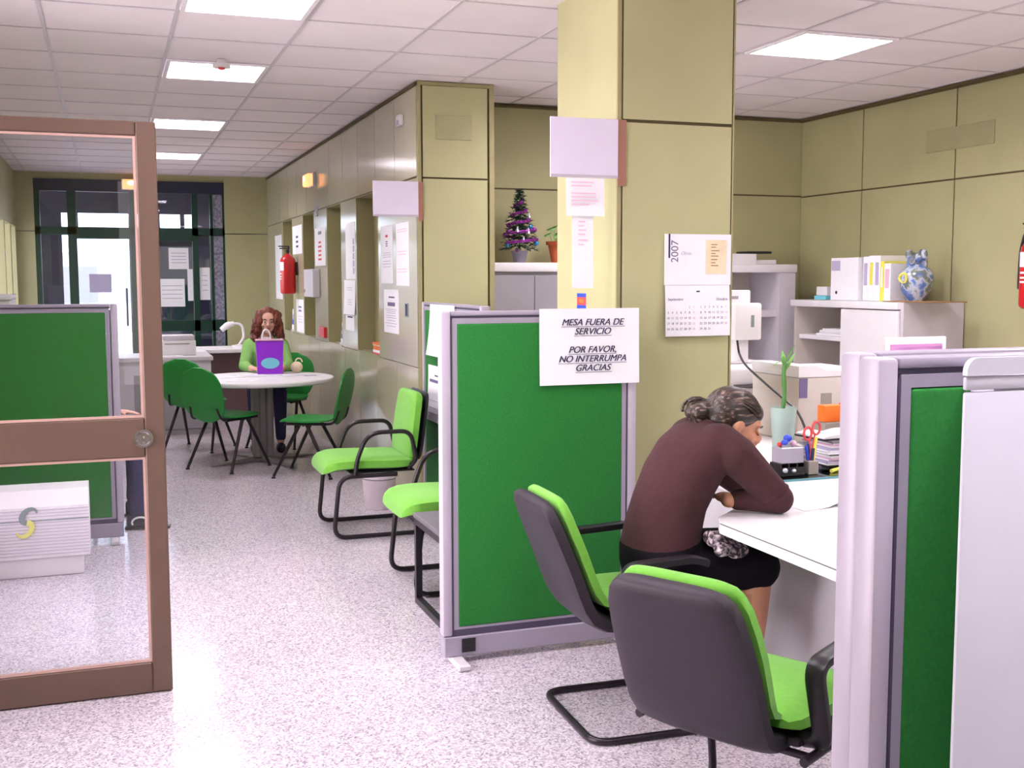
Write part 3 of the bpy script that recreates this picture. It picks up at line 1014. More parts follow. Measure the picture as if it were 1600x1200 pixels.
# waste bin
t = thing('waste_bin', 'round white waste bin under the corridor armchair', 'bin', (1.665, 7.30, 0))
mb = MB()
mb.lathe([(0.0, 0.0), (0.094, 0.0), (0.098, 0.01), (0.112, 0.20), (0.114, 0.205), (0.112, 0.21), (0.118, 0.27), (0.121, 0.275), (0.121, 0.285), (0.115, 0.285), (0.11, 0.2), (0.09, 0.012), (0.0, 0.012)], n=36)
mb.build('bin_body', 'binwhite', t)
mb = MB()
mb.lathe([(0.1135, 0.2), (0.1155, 0.201), (0.1155, 0.207), (0.1135, 0.208)], n=36)
mb.build('groove_ring', 'grey', t)

# ------------------------------------------------------------------ round table with its chairs
TC = (1.185, 9.58)
t = thing('round_table', 'large round white table with grey pedestal, the purple bag on it', 'table', (TC[0], TC[1], 0))
mb = MB()
R = 0.605
mb.lathe([(0, 0.67), (R - 0.02, 0.67), (R - 0.006, 0.674), (R, 0.682), (R, 0.700), (R - 0.006, 0.708), (R - 0.02, 0.71), (0, 0.71)], n=72)
mb.build('table_top', 'white', t, smooth=35)
mb = MB()
for k in range(4):
    a = PI / 4 + k * PI / 2
    mb.cyl((0.075 * math.cos(a), 0.075 * math.sin(a), 0.045), (0.075 * math.cos(a), 0.075 * math.sin(a), 0.669), 0.034, n=14)
mb.box(-0.06, 0.06, -0.06, 0.06, 0.045, 0.669)
mb.build('pedestal', 'pillar', t, smooth=40)
for k in range(4):
    a = math.radians(22) + k * PI / 2
    d, p = V((math.cos(a), math.sin(a), 0)), V((-math.sin(a), math.cos(a), 0))
    mb = MB()
    rings = []
    for q, hw, hh in ((0.0, 0.055, 0.045), (0.2, 0.05, 0.036), (0.38, 0.042, 0.022), (0.46, 0.034, 0.014), (0.485, 0.02, 0.010)):
        c = d * q
        rings.append([mb.bm.verts.new(c + p * x + V((0, 0, z))) for x, z in ((-hw, 0.004), (hw, 0.004), (hw, hh * 0.6), (hw * 0.6, hh), (-hw * 0.6, hh), (-hw, hh * 0.6))])
    mb.skin(rings)
    mb.build('foot', 'pillar', t, smooth=40)

def meeting_chair(label, loc, rotz, group):
    t = thing('meeting_chair', label, 'chair', loc, rotz, group)
    mb = MB()
    sx = [-0.20, -0.185, -0.12, 0.0, 0.10, 0.17, 0.205, 0.22]
    sw = [0.17, 0.195, 0.215, 0.22, 0.215, 0.20, 0.17, 0.13]
    sz = [0.012, 0.006, 0, -0.004, 0, 0.002, -0.006, -0.014]
    mb.slab([((x, 0, 0.443 + z), (0, q, 0), (0, 0, 1)) for x, z, q in zip(sx, sz, sw)], -0.014, 0.012, m=12, edge=0.5)
    mb.build('seat', 'plasticgreen', t, smooth=60)
    N = 13
    rows = []
    for i in range(N):
        q = i / (N - 1)
        s = -1 + 2 * q
        z = 0.40 + 0.44 * q
        x = -0.205 - 0.10 * q - 0.012 * math.sin(q * PI)
        wd = 0.222 * (max(0.02, 1 - abs(s) ** 2.6)) ** 0.42
        rows.append(((x, 0, z), (0.0, max(wd, 0.05), 0), V((1, 0, 0.28)).normalized()))
    mb = MB()
    mb.slab(rows, -0.012, 0.012, m=14, edge=0.5)
    bk = mb.build('backrest', 'plasticgreen', t, smooth=60)
    mb = MB()
    for s in (-1, 1):
        y = 0.175 * s
        mb.tube([(-0.17, y, 0.418), (0.17, y, 0.418)], 0.011, 8)
        mb.tube(fillet([(-0.10, y, 0.418), (-0.222, y * 0.9, 0.418), (-0.255, y * 0.8, 0.52)], 0.05, 6), 0.010, 8)
    mb.tube([(0.02, -0.175, 0.41), (0.02, 0.175, 0.41)], 0.012, 8)
    mb.build('under_frame', 'tube', t, smooth=60)
    for s in (-1, 1):
        for e in (-1, 1):
            mb = MB()
            mb.tube([(0.02 + 0.03 * e, 0.18 * s, 0.412), (0.02 + 0.225 * e, 0.232 * s, 0.016)], [0.015, 0.0115], 10)
            lg = mb.build('leg', 'tube', t, smooth=60)
            mb = MB()
            mb.cyl((0.02 + 0.226 * e, 0.2325 * s, 0.001), (0.02 + 0.226 * e, 0.2325 * s, 0.0155), 0.017, 0.014, 12)
            mb.build('foot_cap', 'black', lg)
    return t
mg = 'green plastic chairs around the round table'
m0 = meeting_chair('green plastic chair left of the round table, its oval back towards the camera', (0.86, 9.29, 0), math.radians(42), mg)
dup(m0, (0.72, 10.43, 0), math.radians(58), 'green plastic chair at the round table, half hidden behind the oval-backed one at its left')
dup(m0, (1.47, 8.77, 0), math.radians(154), 'green plastic chair right of the round table, seen from the side')
dup(m0, (1.46, 10.42, 0), math.radians(-122), 'green plastic chair behind the round table, under the woman in the green cardigan')
# ------------------------------------------------------------------ helpers for papers and writing
def paper_y(name, label, cat, x0, x1, z0, z1, y, mtl='paper', group=None, curl=0.0, n=8):
    """sheet facing -y with a little sag; returns the sheet"""
    mb = MB()
    rows = []
    for i in range(n + 1):
        q = i / n
        z = z1 + (z0 - z1) * q
        d = -curl * q * q
        rows.append([mb.bm.verts.new((x, y + d + e, z)) for x, e in ((x0, 0), ((x0 + x1) / 2, -0.0), (x1, -curl * 0.3 * q), (x1, -curl * 0.3 * q - 0.0008), ((x0 + x1) / 2, -0.0008), (x0, -0.0008))])
    mb.skin(rows)
    o = mb.build(name, mtl, smooth=30)
    return tag(o, label, cat, group)
def paper_x(name, label, cat, y0, y1, z0, z1, x, mtl='paper', group=None, curl=0.0, n=8):
    """sheet on a wall facing -x"""
    mb = MB()
    rows = []
    for i in range(n + 1):
        q = i / n
        z = z1 + (z0 - z1) * q
        d = -curl * q * q
        rows.append([mb.bm.verts.new((x + d + e, y, z)) for y, e in ((y0, 0), (y1, 0), (y1, -0.0008), (y0, -0.0008))])
    mb.skin(rows)
    o = mb.build(name, mtl, smooth=30)
    return tag(o, label, cat, group)
def lines_x(parent, x, y0, y1, zs, h, mtl, name='sign_text', ragged=0.25):
    """printed text lines on a sheet facing -x"""
    mb = MB()
    for z in zs:
        e = (y1 - y0) * ragged * random.random()
        mb.box(x - 0.0006, x - 0.0001, y0 + e * 0.5, y1 - e * 0.5, z - h / 2, z + h / 2)
    return mb.build(name, mtl, parent, smooth=0)

# ------------------------------------------------------------------ paper notice on the green screen
ny = 4.1755
o = paper_y('notice_sheet', 'white landscape paper notice reading MESA FUERA DE SERVICIO on the green screen', 'notice', 1.612, 2.052, 1.103, 1.411, ny, curl=0.006)
lines = [('MESA FUERA DE', 1.357, 0.038), ('SERVICIO', 1.320, 0.038), ('POR FAVOR,', 1.246, 0.038), ('NO INTERRUMPA', 1.209, 0.038), ('GRACIAS', 1.172, 0.038)]
for body, z, sz in lines:
    zz = z - 0.014
    q = (1.411 - z) / 0.308
    yy = ny - 0.006 * q * q * 1.15 - 0.0022
    tx = text(body, sz, (1.842, yy, zz), (1, 0, 0), (0, 0, 1), 'inkdark', o, 'sign_text', shear=0.32, bold=0.0)
    text(body, sz, (1.8432, yy - 0.0003, zz), (1, 0, 0), (0, 0, 1), 'inkdark', o, 'sign_text', shear=0.32)
    xs = [v.co.x for v in tx.data.vertices]
    mb = MB()
    mb.box(min(xs) - 0.003, max(xs) + 0.003, yy - 0.0006, yy, zz - 0.0065, zz - 0.0045)
    mb.build('sign_underline', 'ink', o, smooth=0)

# ------------------------------------------------------------------ wall calendar on the column
t = thing('wall_calendar', 'open 2007 wall calendar hanging on the column front', 'calendar', (2.392, 4.302, 1.50))
def cal(x, z):
    return x - 2.392, z - 1.50
mb = MB()
mb.box(-0.160, 0.160, -0.006, 0.0, 0.003, 0.220)
top = mb.build('top_page', 'paper', t, smooth=0)
mb = MB()
rows = []
for i in range(9):
    q = i / 8
    d = -0.004 - 0.01 * math.sin(q * PI * 0.5)
    rows.append([mb.bm.verts.new((x, d + e, 0.002 - 0.219 * q)) for x, e in ((-0.158, 0), (0.156, 0), (0.156, -0.0008), (-0.158, -0.0008))])
mb.skin(rows)
bot = mb.build('month_page', 'paper', t, smooth=30)
mb = MB()
mb.box(-0.144, -0.136, -0.0068, -0.0062, 0.118, 0.220)
mb.build('bar', 'inkdark', top, smooth=0)
mb = MB()
mb.box(0.036, 0.138, -0.0068, -0.0062, 0.05, 0.196)
pic = mb.build('picture', 'tan', top, smooth=0)
mb = MB()
for z in (0.176, 0.165, 0.15, 0.138, 0.127, 0.112, 0.098, 0.086):
    mb.box(0.062, 0.062 + random.uniform(0.02, 0.05), -0.0074, -0.0069, z - 0.002, z + 0.002)
mb.build('picture_script', 'brownpaper', top, smooth=0)
text('2007', 0.048, (-0.098, -0.0066, 0.098), (0, 0, 1), (-1, 0, 0), 'ink', top, 'year_sign', align='LEFT')
text('Obras', 0.02, (-0.086, -0.0066, 0.132), (1, 0, 0), (0, 0, 1), 'inklight', top, 'title_sign', shear=0.4, align='LEFT')
def pg_y(z):
    q = (0.002 - z) / 0.219
    return -0.004 - 0.01 * math.sin(q * PI * 0.5) - 0.0026
for body, x in (('Septiembre', -0.110), ('Octubre', 0.116)):
    text(body, 0.016, (x, pg_y(-0.06), -0.063), (1, 0, 0), (0, 0, 1), 'ink', bot, 'month_sign')
mb = MB()
mb.box(-0.008, 0.008, pg_y(-0.02) - 0.0005, pg_y(-0.02), -0.028, -0.022)
mb.build('emblem', 'inkdark', bot, smooth=0)
for x0, first, days in ((-0.146, 5, 30), (0.012, 0, 31)):
    rows_ = {}
    for d in range(1, days + 1):
        k = d - 1 + first
        rows_.setdefault(k // 7, {})[k % 7] = d
    for r, cells in rows_.items():
        z = -0.092 - r * 0.0235
        for c, d in cells.items():
            text(str(d), 0.0135, (x0 + c * 0.0205, pg_y(z), z - 0.004), (1, 0, 0), (0, 0, 1), 'ink' if c < 6 else 'inkpink', bot, 'day_sign')

# ------------------------------------------------------------------ column side: projecting sign and papers
def flag_sign(label, x0, x1, z0, z1, y, bx):
    t = thing('projecting_sign', label, 'sign', (x0, y, z0))
    w, h = x1 - x0, z1 - z0
    mb = MB()
    mb.box(0, w, -0.006, -0.001, 0, h, 0.0015, 1)
    mb.build('sign_plate', 'paperlilac', t, smooth=0)
    mb = MB()
    mb.box(0.002, w - 0.002, -0.0068, -0.0062, 0.0, 0.012)
    mb.build('sign_edge', 'frame_light', t, smooth=0)
    mb = MB()
    pts = [(0, -0.03), (bx, -0.03), (bx, h), (0, h)]
    mb.prism([(p[0], p[1]) for p in fillet([(0, -0.03, 0), (bx, -0.03, 0), (bx, h, 0), (0, h, 0)], [0, 0.02, 0, 0], 5)], (w + 0.0006, -0.0035, 0), (1, 0, 0), (0, 0, 1), (0, 0.003, 0))
    mb.build('mount_strip', 'brownstrip', t, smooth=0)
    return t
flag_sign('lilac-white blank sign plate sticking out from the column', 1.706, 2.0095, 1.945, 2.187, 4.3015, 0.038)
flag_sign('pinkish blank sign plate sticking out at the corner of the corridor wall', 1.60, 1.899, 1.932, 2.156, 7.0905, 0.032)
X = 2.0095
o = paper_y('notice_sheet', 'paper with pink handwritten lines taped right below the sign at the column', 'notice', 1.775, 1.945, 1.788, 1.943, 4.294, curl=0.006)
mb = MB()
for z, w0 in ((1.925, 0.10), (1.91, 0.09), (1.88, 0.11), (1.865, 0.11), (1.85, 0.12), (1.835, 0.08)):
    mb.box(1.795, 1.795 + w0, 4.284, 4.2848, z - 0.002, z + 0.002)
mb.build('sign_text', 'inkpink', o, smooth=0)
o = paper_y('paper_strip', 'long white paper strip hanging lowest at the side of the column', 'notice', 1.803, 1.898, 1.492, 1.80, 4.2965, curl=0.004)
mb = MB()
for z, w0 in ((1.765, 0.03), (1.748, 0.025), (1.731, 0.035), (1.714, 0.03), (1.69, 0.04), (1.672, 0.025)):
    mb.box(1.83, 1.83 + w0, 4.291, 4.2918, z - 0.002, z + 0.002)
mb.build('sign_text', 'inkpink', o, smooth=0)
t = thing('sticker', 'small blue, red and orange sticker low on the column side', 'sticker', (X, 4.675, 1.43))
for z0, z1, mtl in ((0.018, 0.035, 'blue'), (-0.018, 0.0178, 'pinkred'), (-0.035, -0.0182, 'blue')):
    mb = MB()
    mb.box(-0.001, 0, -0.05, 0.05, z0, z1)
    mb.build('sign_band', mtl, t, smooth=0)
mb = MB()
mb.box(-0.0018, -0.0012, -0.024, 0.024, -0.008, 0.01)
mb.build('sign_patch', 'orange', t, smooth=0)

# sheets on the screen by the corridor
xs = 1.8855
t = paper_x('pinned_sheet', 'large white sheet draped over the top of the corridor screen', 'paper', 6.25, 6.78, 1.06, 1.375, xs, curl=0.03)
o = paper_x('pinned_sheet', 'white printed sheet pinned below the draped one on the corridor screen', 'paper', 6.42, 6.83, 0.65, 0.995, xs, curl=0.02)
lines_x(o, xs - 0.006, 6.5, 6.78, [0.90], 0.018, 'ink')
lines_x(o, xs - 0.004, 6.55, 6.68, [0.935], 0.008, 'inkdark')
lines_x(o, xs - 0.0185, 6.5, 6.8, [0.78, 0.735, 0.70], 0.004, 'inklight')

# ------------------------------------------------------------------ corridor wall: notices, extinguisher, devices
X = XW - 0.0006
o = paper_x('wall_notice', 'white notice with a bold heading, lowest on the pier nearest the corner', 'notice', 7.64, 8.09, 1.145, 1.457, X)
lines_x(o, X - 0.001, 7.72, 8.0, [1.352], 0.028, 'ink')
lines_x(o, X - 0.001, 7.76, 7.94, [1.402], 0.010, 'inkdark')
lines_x(o, X - 0.001, 7.70, 8.04, [1.315, 1.302, 1.289, 1.27, 1.255, 1.235, 1.215, 1.195], 0.004, 'inklight')
o = paper_x('wall_notice', 'tall white sheet on the left below the pinkish sign', 'notice', 7.80, 8.17, 1.50, 1.915, X)
lines_x(o, X - 0.001, 7.94, 8.02, [1.84], 0.018, 'inkred')
lines_x(o, X - 0.001, 7.95, 8.01, [1.80, 1.785, 1.77], 0.008, 'ink')
lines_x(o, X - 0.001, 7.84, 8.12, [1.72, 1.705, 1.69, 1.66, 1.64, 1.62], 0.004, 'inklight')
o = paper_x('wall_notice', 'tall white sheet on the right below the pinkish sign, next to the corner', 'notice', 7.34, 7.70, 1.485, 1.915, X)
lines_x(o, X - 0.001, 7.39, 7.66, [1.87, 1.855, 1.72, 1.70, 1.60, 1.58], 0.004, 'inkpink')
mb = MB()
mb.box(X - 0.003, X, 7.375, 7.465, 1.275, 1.37)
o = tag(mb.build('wall_label', 'logogrey', smooth=0), 'narrow grey-green label on the corridor wall right of the bold notice', 'label')
mb = MB()
mb.box(X - 0.004, X - 0.0032, 7.395, 7.445, 1.282, 1.362)
mb.build('sign_text', 'inkdark', o, smooth=0)
o = paper_x('wall_notice', 'long pale poster strip on the second pier from the corner', 'poster', 9.08, 9.48, 1.53, 2.0, X)
lines_x(o, X - 0.001, 9.12, 9.18, [1.60, 1.66, 1.72, 1.78, 1.84], 0.05, 'inklight', ragged=0)
o = paper_x('wall_notice', 'white poster with round corners, under the long poster strip', 'poster', 9.10, 9.56, 1.235, 1.525, X, curl=0.01)
lines_x(o, X - 0.0055, 9.2, 9.42, [1.46, 1.44, 1.36, 1.34, 1.32], 0.004, 'inklight')
o = paper_x('wall_notice', 'small sheet hanging below the round-cornered poster', 'notice', 9.16, 9.52, 1.10, 1.23, X)
lines_x(o, X - 0.001, 9.22, 9.44, [1.215], 0.012, 'inkdark')
o = paper_x('wall_notice', 'sheet with red lettering on the pier behind the white wall box', 'notice', 10.42, 10.98, 1.66, 2.02, X)
lines_x(o, X - 0.001, 10.62, 10.8, [1.88, 1.84, 1.80, 1.76, 1.72], 0.018, 'inkred')
lines_x(o, X - 0.001, 10.6, 10.8, [1.97], 0.03, 'logogrey')
o = paper_x('wall_notice', 'pale sheet with three dark dots above the red extinguisher', 'notice', 11.75, 12.38, 1.80, 2.1, X)
lines_x(o, X - 0.001, 12.0, 12.14, [1.98, 1.93, 1.88], 0.022, 'inkdark', ragged=0)
o = paper_x('wall_notice', 'white notice below the red extinguisher', 'notice', 11.72, 12.2, 0.97, 1.32, X)
lines_x(o, X - 0.001, 11.84, 12.08, [1.24, 1.20], 0.018, 'ink')
lines_x(o, X - 0.001, 11.8, 12.1, [1.14, 1.11, 1.08], 0.005, 'inklight')
o = paper_x('wall_notice', 'pale sheet left of the red extinguisher, farthest along the corridor wall', 'notice', 13.2, 13.75, 1.3, 2.05, X)

def extinguisher(label, loc, rotz):
    t = thing('fire_extinguisher', label, 'fire extinguisher', loc, rotz)
    mb = MB()
    mb.lathe([(0, 0), (0.06, 0.0), (0.078, 0.012), (0.082, 0.03), (0.082, 0.33), (0.076, 0.37), (0.055, 0.40), (0.03, 0.415), (0.024, 0.43), (0, 0.43)], n=32)
    mb.build('tank', 'red', t)
    mb = MB()
    mb.lathe([(0, 0.4305), (0.02, 0.4305), (0.022, 0.46), (0.012, 0.475), (0, 0.475)], n=16)
    mb.box(-0.085, 0.02, -0.012, 0.012, 0.478, 0.49, 0.003, 1)
    mb.box(-0.095, 0.02, -0.012, 0.012, 0.500, 0.512, 0.003, 1)
    mb.box(0.004, 0.02, -0.01, 0.01, 0.474, 0.512, 0.002, 1)
    mb.build('valve', 'black', t)
    mb = MB()
    mb.tube(fillet([(0.01, 0.02, 0.455), (0.02, 0.10, 0.47), (0.01, 0.125, 0.36), (-0.02, 0.10, 0.20), (-0.03, 0.088, 0.12)], 0.05, 8), 0.009, 10)
    mb.build('hose', 'black', t)
    mb = MB()
    n = 12
    pts = [(-0.0828 * math.cos(a), -0.0828 * math.sin(a)) for a in [(-0.9 + 1.8 * k / n) for k in range(n + 1)]]
    for a, b in zip(pts[:-1], pts[1:]):
        mb.use(0).quad((a[0], a[1], 0.25), (b[0], b[1], 0.25), (b[0], b[1], 0.34), (a[0], a[1], 0.34))
    for z in (0.21, 0.18, 0.155):
        for a, b in zip(pts[3:-4], pts[4:-3]):
            mb.use(0).quad((a[0], a[1], z), (b[0], b[1], z), (b[0], b[1], z + 0.012), (a[0], a[1], z + 0.012))
    mb.build('printed_label', 'paper', t)
    mb = MB()
    mb.box(0.0835, 0.098, -0.02, 0.02, 0.2, 0.34)
    mb.build('mount_bracket', 'black', t)
    return t
extinguisher('red fire extinguisher hanging on the corridor wall above the woman in green', (1.80, 12.10, 1.375), 0)
extinguisher('red fire extinguisher on the right-hand office wall, cut by the photo edge', (5.22, 5.29, 1.345), 0)

t = thing('alarm_box', 'white box mounted beside the sheet with red lettering', 'wall box', (X, 10.95, 1.36))
mb = MB()
mb.box(-0.07, 0, -0.22, 0.3, 0, 0.27, 0.006, 1)
mb.build('mounted_box', 'whitegrey', t, smooth=30)
mb = MB()
mb.lathe([(0, 0), (0.016, 0), (0.016, 0.012), (0, 0.012)], (0, 0, 0), 14)
k = mb.build('lock', 'chrome', t)
k.matrix_local = Matrix.Translation((-0.0705, 0.22, 0.06)) @ Matrix.Rotation(-PI / 2, 4, 'Y')
t = thing('motion_sensor', 'small white motion sensor high on the corridor wall near the corner', 'sensor', (X, 7.5, 2.56))
mb = MB()
mb.box(-0.03, 0, -0.05, 0.05, 0, 0.075, 0.008, 2)
mb.build('mount_body', 'white', t, smooth=40)
mb = MB()
mb.box(-0.036, -0.0305, -0.03, 0.03, 0.008, 0.035, 0.002, 1)
mb.build('lens', 'inklight', t, smooth=40)

def emergency(label, loc, rotz):
    """body against the wall (local +y is the wall)"""
    t = thing('emergency_light', label, 'emergency light', loc, rotz)
    mb = MB()
    mb.box(-0.15, 0.15, -0.03, 0, 0, 0.13, 0.004, 1)
    mb.build('mount_plate', 'whitegrey', t, smooth=0)
    mb = MB()
    mb.box(-0.14, 0.14, -0.085, -0.0305, 0.008, 0.122, 0.015, 3)
    mb.build('lamp_cover', 'warmlamp', t, smooth=40)
    mb = MB()
    mb.ell((-0.04, -0.086, 0.08), 0.045, 0.004, 0.026)
    mb.build('lamp_glow', 'warmhot', t)
    return t
emergency('orange glowing emergency light high on the corridor wall', (X, 11.0, 2.42), -PI / 2)
emergency('orange glowing emergency light above the entrance doors', (0.33, YF - 0.0115, 2.605), 0)
mb = MB()
pts = []
for k in range(10):
    r = 0.075 if k % 2 == 0 else 0.03
    pts.append((r * math.cos(PI / 2 + k * PI / 5), r * math.sin(PI / 2 + k * PI / 5)))
mb.prism(pts, (X - 0.012, 10.82, 2.19), (0, 1, 0), (0, 0, 1), (0.01, 0, 0))
tag(mb.build('hanging_star', 'silver', smooth=0), 'silver star decoration hung above the sheet with red lettering', 'decoration')
mb = MB()
mb.lathe([(0, 0), (0.025, 0.0), (0.032, -0.02), (0.05, -0.028), (0.052, -0.045), (0.0, -0.045)][::-1], n=28)
o = tag(mb.build('smoke_detector', 'white', smooth=40), 'white round smoke detector on the corridor ceiling', 'smoke detector')
o.location = (0.655, 6.80, H - 0.004)
mb = MB()
mb.lathe([(0, -0.046), (0.02, -0.046), (0.018, -0.056), (0, -0.056)], n=18)
mb.build('sensor_head', 'pinkred', o)

# things on the niche sills
zs = SILL + 0.0085
def leaflet_stack(name, label, x, y, wy, mats):
    t = thing(name, label, 'leaflets', (x, y, zs))
    z = 0.0
    for i, (mtl, h, dx) in enumerate(mats):
        mb = MB()
        mb.box(-0.05 + dx, 0.05 + dx, -wy / 2, wy / 2, z, z + h - 0.0006)
        mb.build('leaflet_bundle', mtl, t, smooth=0)
        z += h
    return t
leaflet_stack('leaflet_pile', 'pile of orange leaflets on the sill of the niche nearest the corner', 1.965, 8.42, 0.26, [('pinkred', 0.012, 0), ('paper', 0.02, 0), ('orange', 0.03, 0.004), ('tan', 0.012, 0), ('orange', 0.012, -0.004)])
def holder(label, x, y, w, h, mats):
    t = thing('brochure_holder', label, 'brochure holder', (x, y, zs))
    mb = MB()
    mb.box(-0.03, 0.03, -w / 2, w / 2, 0, 0.012)
    mb.box(0.024, 0.03, -w / 2, w / 2, 0.0121, h * 0.8)
    mb.build('stand', 'whitegrey', t, smooth=0)
    z = 0.0125
    for i, mtl in enumerate(mats):
        hh = (h - 0.012) / len(mats)
        mb = MB()
        mb.box(-0.018 + 0.003 * i, 0.0235, -w / 2 + 0.004, w / 2 - 0.004, z, z + hh - 0.001)
        mb.build('brochure', mtl, t, smooth=0)
        z += hh
    return t
holder('white brochure holder with dark purple brochures on the second niche sill', 1.95, 9.82, 0.22, 0.19, ['paper', 'ink', 'inklight', 'greydark', 'paper'])
holder('brochure holder with blue brochures on the sill below the extinguisher', 1.95, 12.62, 0.3, 0.24, ['paper', 'blue', 'inklight', 'paper'])
mb = MB()
mb.box(XW - 0.03, XW - 0.001, 10.42, 10.68, 0.985, 1.085, 0.004, 1)
o = tag(mb.build('call_box', 'red', smooth=30), 'small red call box mounted on the corridor wall beside the slim white bottle', 'call box')
mb = MB()
mb.box(XW - 0.0312, XW - 0.0302, 10.47, 10.63, 1.01, 1.06)
mb.build('sign_plate', 'pinkred', o, smooth=0)
t = thing('spray_bottle', 'slim white bottle with dark cap on the niche sill beside the red box', 'bottle', (1.955, 11.16, zs))
mb = MB()
mb.lathe([(0, 0), (0.03, 0), (0.032, 0.01), (0.032, 0.13), (0.014, 0.16), (0.014, 0.17), (0, 0.17)], n=20)
mb.build('bottle_body', 'white', t)
mb = MB()
mb.lathe([(0, 0.1705), (0.017, 0.1705), (0.017, 0.205), (0, 0.205)], n=16)
mb.build('cap', 'black', t)

# ------------------------------------------------------------------ left: air unit, cabinet behind the screen
t = thing('fan_coil_unit', 'low white ribbed air unit with grey and yellow emblem behind the glass door', 'air conditioner', (-0.58, 6.15, 0))
mb = MB()
mb.box(-0.40, 0.41, 0.015, 0.24, 0.0, 0.103, 0.01, 2)
mb.build('base', 'aclouvre', t, smooth=30)
mb = MB()
mb.prism([(0.0, 0.104), (0.0, 0.37), (0.03, 0.452), (0.25, 0.452), (0.25, 0.104)], (-0.40, 0, 0), (0, 1, 0), (0, 0, 1), (0.842, 0, 0))
mb.build('casing', 'aclouvre', t, smooth=20)
mb = MB()
for k in range(15):
    z = 0.12 + k * 0.0165
    mb.box(-0.398, 0.44, -0.0025, -0.0003, z, z + 0.006)
g1 = mb.build('grille', 'acline', t, smooth=0)
mb = MB()
mb.box(-0.398, 0.44, -0.004, -0.0026, 0.298, 0.303)
mb.build('seam_line', 'logogrey', g1, smooth=0)
S = []
for k in range(12):
    a = math.radians(20 + 250 * k / 11)
    S.append((0.034 * math.cos(a), 0.036 + 0.036 * math.sin(a)))
for k in range(1, 12):
    a = math.radians(90 - 250 * k / 11)
    S.append((0.034 * math.cos(a), -0.036 + 0.036 * math.sin(a)))
S = [V((0.144 + x + 0.35 * z, -0.007, 0.293 + z)) for x, z in S]
wd = [0.004 + 0.011 * math.sin(PI * k / 22) for k in range(23)]
mb = MB()
mb.tube(S[:12], wd[:12], 8, flat=(0.25, 1.0), up=(0, -1, 0.001))
mb.build('emblem', 'logogrey', t)
mb = MB()
mb.tube(S[11:], wd[11:], 8, flat=(0.25, 1.0), up=(0, -1, 0.001))
mb.build('emblem', 'logoyellow', t)
t = thing('filing_cabinet', 'white filing cabinet showing only its top above the green screen behind the door', 'cabinet', (-0.97, 8.0, 0))
mb = MB()
mb.box(0, 0.36, 0.01, 0.45, 0.0, 1.40, 0.004, 1)
mb.build('body', 'white', t, smooth=0)
mb = MB()
mb.box(-0.005, 0.366, -0.005, 0.455, 1.4005, 1.435, 0.005, 2)
mb.build('top', 'white', t, smooth=30)
for k in range(3):
    mb = MB()
    mb.box(0.01, 0.35, -0.006, 0.0095, 0.05 + k * 0.45, 0.47 + k * 0.45, 0.003, 1)
    d = mb.build('drawer', 'white', t, smooth=0)
    mb = MB()
    mb.box(0.12, 0.24, -0.02, -0.0065, 0.38 + k * 0.45, 0.40 + k * 0.45, 0.003, 1)
    mb.build('handle', 'grey', d, smooth=0)

# notices on the entrance glass
def door_note(label, x0, x1, z0, z1, mtl='paper'):
    o = paper_y('wall_notice', label, 'notice', x0, x1, z0, z1, YF - 0.002 + 0.03, mtl)
    mb = MB()
    for k in range(4):
        z = z1 - (z1 - z0) * (0.25 + 0.15 * k)
        mb.box(x0 + 0.03, x1 - 0.03, YF + 0.0262, YF + 0.027, z - 0.004, z + 0.004)
    mb.build('sign_text', 'inklight', o, smooth=0)
door_note('white sheet highest on the right entrance door', 0.70, 0.935, 1.66, 1.92)
door_note('large white sheet low on the right entrance door', 0.58, 0.88, 1.20, 1.54)
door_note('narrow white sheet at the edge of the right entrance door', 0.915, 0.98, 1.27, 1.66)
door_note('white sheet on the side light right of the entrance doors', 1.062, 1.185, 1.28, 1.68)
door_note('grey sheet on the bright left entrance door', -0.22, 0.03, 1.38, 1.60, 'inklight')

# ------------------------------------------------------------------ far counter desk
t = thing('reception_counter', 'grey L-shaped counter desk at the far end of the corridor', 'desk', (-0.10, 11.45, 0))
mb = MB()
mb.box(0, 1.05, 0, 0.72, 0.73, 0.775, 0.006, 1)
mb.build('worktop', 'whitegrey', t, smooth=30)
mb = MB()
mb.box(1.051, 1.93, 1.10, 1.72, 0.73, 0.775, 0.006, 1)
mb.box(0.6, 1.05, 0.721, 1.72, 0.73, 0.775)
mb.build('return_top', 'white', t, smooth=0)
mb = MB()
mb.box(0.02, 1.03, 0.03, 0.06, 0.0, 0.729)
mb.build('front_panel', 'whitegrey', t, smooth=0)
mb = MB()
mb.box(1.08, 1.9, 1.14, 1.17, 0.0, 0.729)
mb.build('back_panel', 'wood_red', t, smooth=0)
mb = MB()
mb.box(0.3, 1.02, 0.015, 0.0295, 0.06, 0.60)
mb.box(0.02, 1.03, 0.012, 0.0295, 0.0, 0.05)
mb.build('plinth', 'grey', t, smooth=0)
for x in (0.02, 1.0):
    mb = MB()
    mb.box(x, x + 0.03, 0.061, 0.70, 0, 0.729)
    mb.build('side_panel', 'whitegrey', t, smooth=0)
t = thing('printer', 'white box-shaped printer on the far counter desk', 'printer', (0.47, 11.62, 0.776))
mb = MB()
mb.box(0, 0.33, 0, 0.3, 0, 0.15, 0.008, 2)
mb.build('case', 'white', t, smooth=30)
mb = MB()
mb.box(0.012, 0.318, 0.01, 0.29, 0.151, 0.20, 0.008, 2)
mb.build('lid', 'whitegrey', t, smooth=30)
mb = MB()
mb.box(0.03, 0.27, -0.003, -0.0003, 0.112, 0.122)
mb.build('slot', 'beigedark', t, smooth=0)
k = 0
